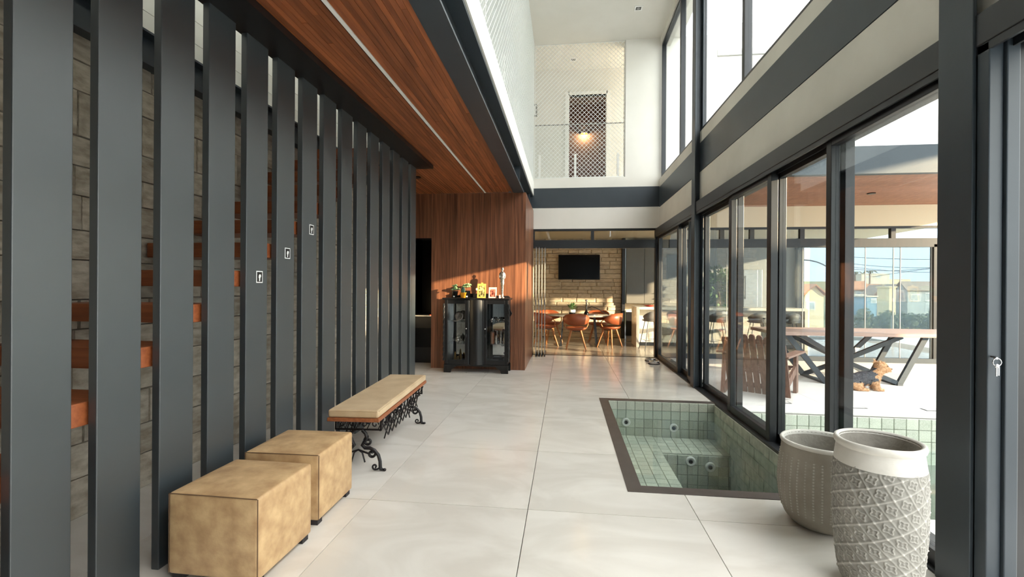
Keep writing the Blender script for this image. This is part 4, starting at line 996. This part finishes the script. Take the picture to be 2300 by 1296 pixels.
for s in (-1, 1):
    MB().beam((s*.33, -.1, .04), (s*.33, .62, .33), .03, .1).build('side_rail', 'teak', ad); box(s*.33-.02, s*.33+.02, .55, .64, 0, .52).build('front_leg', 'teak', ad)
    box(s*.36-.06, s*.36+.06, -.12, .68, .52, .545).build('armrest', 'teak', ad, .005); MB().beam((s*.34, -.1, .0), (s*.34, -.04, .52), .03, .07).build('rear_leg', 'teak', ad)
for px, py, lab in ((1757, 904, 'square drain cover on the terrace left of the wide mullion'), (1925, 915, 'small dark drain cover on the terrace below the dog'), (2092, 921, 'small dark drain cover on the terrace beside the near column')):
    p = onZ(px, py, 0); t = thing('drain_cover', lab, 'drain cover', (p.x, p.y, .0005), 0, 'drain covers in the terrace')
    box(-.085, .085, -.05, .05, 0, .003).build('plate', 'dark_metal', t); box(-.07, .07, -.036, .036, .003, .005).build('inset', 'terrace_tile', t)

# ---- the dog: one body mesh with fur tufts
def remesh(mb, vox, name):
    o = mb.build(name, 'dog_tan'); md = o.modifiers.new('r', 'REMESH'); md.mode = 'VOXEL'; md.voxel_size = vox; md.use_smooth_shade = True
    s_ = o.modifiers.new('s', 'SMOOTH'); s_.iterations = 6; s_.factor = .5
    dg = bpy.context.evaluated_depsgraph_get(); me = bpy.data.meshes.new_from_object(o.evaluated_get(dg))
    bpy.data.objects.remove(o); return me
dp = onZ(1945, 877, 0)
dog = thing('dog', 'small terrier with tan head and dark grey back lying on the terrace', 'dog', (dp.x, dp.y+.05, 0), R(-6))
db = MB()
def cap_(a, b, r0, r1, n=7):
    a, b = Vector(a), Vector(b)
    for i in range(n+1): db.ball(a.lerp(b, i/n), r0+(r1-r0)*i/n, 14, 10)
cap_((-.16, 0, .105), (0, 0, .15), .098, .098); cap_((0, 0, .15), (.11, 0, .175), .098, .085); cap_((.11, 0, .18), (.19, 0, .29), .075, .062)
db.ball((.205, 0, .315), (.078, .072, .075)); cap_((.24, 0, .30), (.295, 0, .283), .048, .03); db.ball((.312, 0, .29), .012)
cap_((.115, -.05, .15), (.135, -.06, .03), .045, .032); cap_((.115, .05, .15), (.135, .06, .03), .045, .032)
cap_((.13, -.06, .024), (.2, -.065, .02), .026, .02); cap_((.13, .06, .024), (.2, .065, .02), .026, .02)
cap_((-.13, -.07, .085), (-.09, -.09, .05), .07, .055); cap_((-.13, .07, .085), (-.09, .09, .05), .07, .055)
cap_((-.1, -.105, .024), (.0, -.11, .02), .026, .02); cap_((-.1, .105, .024), (.0, .11, .02), .026, .02)
cap_((-.235, 0, .07), (-.29, .03, .05), .025, .014)
for s in (-1, 1): cap_((.165, s*.05, .36), (.15, s*.07, .415), .024, .008, 5)
me = remesh(db, .011, 'dog_body'); me.materials.clear(); me.materials.append(MATS['dog_tan']); me.materials.append(MATS['dog_dark'])
def is_dark(c): return (c.x < .115+.02*math.sin(c.z*90) and c.z > .075+.02*math.sin(c.x*60) and not (c.x > .075 and c.z < .13)) and not (c.z < .11 and c.x < -.03 and abs(c.y) > .085)
for v in me.vertices:
    nz = noise.noise(v.co*38)*.007; v.co = v.co+v.normal*nz
for pg in me.polygons: pg.material_index = 1 if is_dark(pg.center) else 0; pg.use_smooth = True
body = bpy.data.objects.new('body', me); C.objects.link(body); body.parent = dog
fur = {0: MB(), 1: MB()}
r2 = random.Random(11); polys = list(me.polygons)
for pg in r2.sample(polys, min(3600, len(polys))):
    c, nrm = pg.center, pg.normal
    if c.z < .012: continue
    flow = Vector((-.9, 0, -.5)) if c.x < .12 else (Vector((.2, 0, -1)) if c.z < .27 else Vector((-.5, 0, -.35)))
    if c.x > .2 and c.z > .25: flow = Vector((.3, 0, -.8))
    d = (flow-nrm*flow.dot(nrm))*.9+nrm*.55+Vector((r2.gauss(0, .25), r2.gauss(0, .25), r2.gauss(0, .2))); d.normalize()
    ln = r2.uniform(.014, .03); sd = d.cross(nrm).normalized()*.0035
    fur[pg.material_index].add([c-sd, c+sd, c+d*ln+Vector((0, 0, -.004))], [(0, 1, 2)])
fur[0].build('tan_fur', 'dog_tan', dog)['kind'] = 'stuff'; fur[1].build('dark_fur', 'dog_dark', dog)['kind'] = 'stuff'
MB().ball((.325, 0, .292), (.012, .014, .010)).build('nose', 'dog_nose', dog)
for s in (-1, 1): MB().ball((.258, s*.045, .335), .010).build('eye', 'dog_nose', dog)

# ================================================================== GARDEN AND FAR HOUSES
struct('ground', MB().add([(-150, 19, -2.6), (260, 19, -2.6), (260, 70, -5.5), (-150, 70, -5.5), (360, 190, 0), (-200, 190, 0), (420, 320, 7), (-260, 320, 7)], [(0, 1, 2, 3), (3, 2, 4, 5), (5, 4, 6, 7)]), 'grass', 'grassy slope with houses beyond the terrace')
struct('hill', MB().add([(-300, 300, 0), (500, 300, 0), (560, 420, 9.5), (-360, 420, 7.5), (560, 430, -40), (-360, 430, -40)], [(0, 1, 2, 3), (3, 2, 4, 5)]), 'hill', 'brown ridge on the horizon')
kt = struct('floor_6', MB().box(5.9, 12, YF+.1, 17, -.3, -.013).box(-3, 5.9, YK+1.4, 17, -.3, -.013), 'terrace_tile', 'pale paving behind the kitchen')
bl = thing('glass_balustrade', 'frameless glass balustrade at the back of the paving', 'railing', (5, 16.9, -.012))
for k in range(5): box(k*1.5, k*1.5+1.46, 0, .012, .05, 1.0).build('pane', 'glass_clear', bl); box(k*1.5-.03, k*1.5+.01, -.02, .03, 0, .5).build('post', 'picture_grey', bl)
def house(lab, px0, px1, yr, ye, yb, Y, body, roof, axis='x', windows=(), nm='house'):
    a, b = onY(px0, yb, Y), onY(px1, yb, Y); zb_, ze, zr = a.z, onY(px0, ye, Y).z, onY(px0, yr, Y).z
    t = thing(nm, lab, 'house', ((a.x+b.x)/2, Y, zb_)); w = (b.x-a.x)/2; h = ze-zb_; hr = zr-zb_; d = max(3, w*1.1)
    box(-w, w, 0, d, -2, h).build('walls', body, t)
    o = .35
    if axis == 'x':      # ridge runs along x
        MB().prism([(-o, h-.05), (d/2, hr), (d+o, h-.05), (d+o, h+.15), (d/2, hr+.2), (-o, h+.15)], 'x', -w-o, w+o).build('roof', roof, t)
        MB().prism([(0, h), (d, h), (d/2, hr)], 'x', -w+.01, w-.01).build('gable', body, t)
    elif axis == 'y':
        MB().prism([(-w-o, h-.05), (0, hr), (w+o, h-.05), (w+o, h+.15), (0, hr+.2), (-w-o, h+.15)], 'y', -o, d+o).build('roof', roof, t)
        MB().prism([(-w, h), (w, h), (0, hr)], 'y', .01, d-.01).build('gable', body, t)
    else: box(-w-.15, w+.15, -.15, d+.15, h, hr).build('roof', roof, t)
    for (u, v, ww, hh_) in windows:
        o_ = box(-w+u*2*w-ww/2, -w+u*2*w+ww/2, -.05, .02, v*h-hh_/2, v*h+hh_/2).build('window', 'white', t)
        box(-w+u*2*w-ww/2+.1, -w+u*2*w+ww/2-.1, -.08, -.05, v*h-hh_/2+.1, v*h+hh_/2-.1).build('pane', 'house_grey', o_)
    return t
house('grey-white two-storey house at the right edge of the view, broad grey roof', 2038, 2110, 634, 653, 708, 88, 'house_grey', 'roof_grey', 'x', ((.25, .72, 1.6, 1.2), (.8, .75, 2.4, 1.4), (.8, .3, 2.4, 1.6)))
house('grey gabled house left of the broad grey-roofed one', 1995, 2036, 640, 662, 696, 97, 'house_white', 'roof_grey', 'y', ((.5, .6, 1.2, 1.2),))
house('tan gabled house with a tall cream chimney wall', 1963, 1996, 642, 664, 690, 90, 'brown_wall', 'roof_grey', 'y', ())
house('narrow cream tower wall between the gabled houses', 1997, 2012, 643, 646, 688, 84, 'house_cream', 'house_cream', 'flat', (), 'tower')
house('long low house with an orange tiled roof at the left of the view', 1880, 1950, 633, 651, 668, 100, 'house_white', 'roof_tile', 'x', ((.3, .5, 1, .8), (.7, .5, 1, .8)))
house('orange-roofed house behind the small blue ones', 1945, 1985, 640, 655, 668, 104, 'house_cream', 'roof_tile', 'x', ((.5, .4, 1, .7),))
house('small pale blue house on the left with a flat roof', 1921, 1943, 661, 664, 682, 80, 'house_blue', 'house_white', 'flat', ((.7, .6, .8, .7),))
house('small pale blue house on the right with a flat roof', 1947, 1969, 664, 667, 686, 76, 'house_blue', 'house_white', 'flat', ((.7, .55, .8, .7),))
house('cream house with a terracotta roof behind the end of the island', 1808, 1850, 641, 663, 722, 60, 'house_cream', 'roof_tile', 'y', ((.3, .6, 1, 1),))
house('long white building on the far hilltop', 1935, 1998, 614, 616, 628, 230, 'house_white', 'house_white', 'flat', ((.2, .5, 2, 1), (.6, .5, 2, 1)), 'hilltop_building')
house('low white building at the far right of the hilltop', 1998, 2045, 627, 628, 632, 240, 'house_cream', 'house_white', 'flat', (), 'hilltop_building')
def bush(lab, px, py, Y, w, h, seed, nm='bush'):
    p = onY(px, py, Y); r3 = random.Random(seed); m = MB()
    for q in range(150):
        d = Vector((r3.gauss(0, 1), r3.gauss(0, 1), r3.gauss(0, 1))).normalized(); c = Vector((d.x*w, d.y*w*.6, h*.5+d.z*h*.5))*1.0
        for k in range(2):
            e = Vector((r3.gauss(0, 1), r3.gauss(0, 1), r3.gauss(0, .8))).normalized()*w*.25; f_ = e.cross(d).normalized()*w*.14
            m.add([c, c+e*.5+f_, c+e, c+e*.5-f_], [(0, 1, 2, 3)])
    m.ball((0, 0, h*.5), (w*.85, w*.5, h*.45), 10, 7)
    t = thing(nm, lab, 'bush', p, 0, 'bushes on the slope'); m.build('foliage', 'tree_far', t); MB().tube([(0, 0, -1), (0, 0, h*.4)], .12, 6).build('stem', 'seam', t)
names = ('dark bush at the far left of the slope', 'dark bush second from the left on the slope', 'dark bush third from the left on the slope', 'dark bush below the blue houses', 'dark bush right of the blue houses', 'dark bush below the tan gabled house', 'dark bush below the cream tower', 'dark bush below the broad grey-roofed house', 'dark bush at the far right of the slope')
for k, lab in enumerate(names): bush(lab, 1885+k*27, 738+(k % 3)*3, 34+(k % 2)*9, (.58, .74)[k % 2], 1.0+.3*(k % 3), k)
for px, py, lab in ((1920, 632, 'palm tree on the far ridge, left one'), (1953, 630, 'palm tree on the far ridge, right one')):
    p = onY(px, py, 180); t = thing('palm_tree', lab, 'tree', p, 0, 'palms on the ridge'); MB().tube([(0, 0, -3), (.1, 0, 1.2), (0, 0, 2.6)], .25, 6).build('trunk', 'seam', t)
    m = MB()
    for k in range(14):
        a = k*.449*2; e = Vector((math.cos(a), math.sin(a), 0)); sd = Vector((-e.y, e.x, 0))*.5; c = Vector((0, 0, 2.6))
        m.add([c, c+e*1.6+sd+Vector((0, 0, .9)), c+e*3.2+Vector((0, 0, -.3)), c+e*1.6-sd+Vector((0, 0, .9))], [(0, 1, 2, 3)])
    m.build('fronds', 'tree_far', t)
for k, (xa, ya, xb, yb_, sag) in enumerate(((1880, 575, 2130, 582, 3), (1880, 588, 2130, 600, 6), (1880, 600, 2130, 596, 10), (1960, 622, 2130, 600, -2), (1880, 595, 2130, 612, 5))):
    Y = 42+k; pts = []
    for i in range(13):
        u = i/12; pts.append(onY(xa+(xb-xa)*u, ya+(yb_-ya)*u+sag*4*u*(1-u), Y))
    m = MB().tube(pts, .022, 5).build('power_line', 'black'); tag(m, ('topmost', 'second from top', 'third from top', 'steepest rising', 'lowest sagging')[k]+' thin black cable crossing the sky beyond the terrace', 'cable', 'power lines')
pts = []
for i in range(25):
    a = math.pi*i/24; pts.append((9.22/1.2-1.5*math.cos(a)*1.02+.15, 16.2, -.012+2.35*math.sin(a)**.8))
m = MB().tube(pts, .022, 8).build('garden_arch', 'black'); tag(m, 'thin black metal arch standing on the paving behind the kitchen', 'arch')
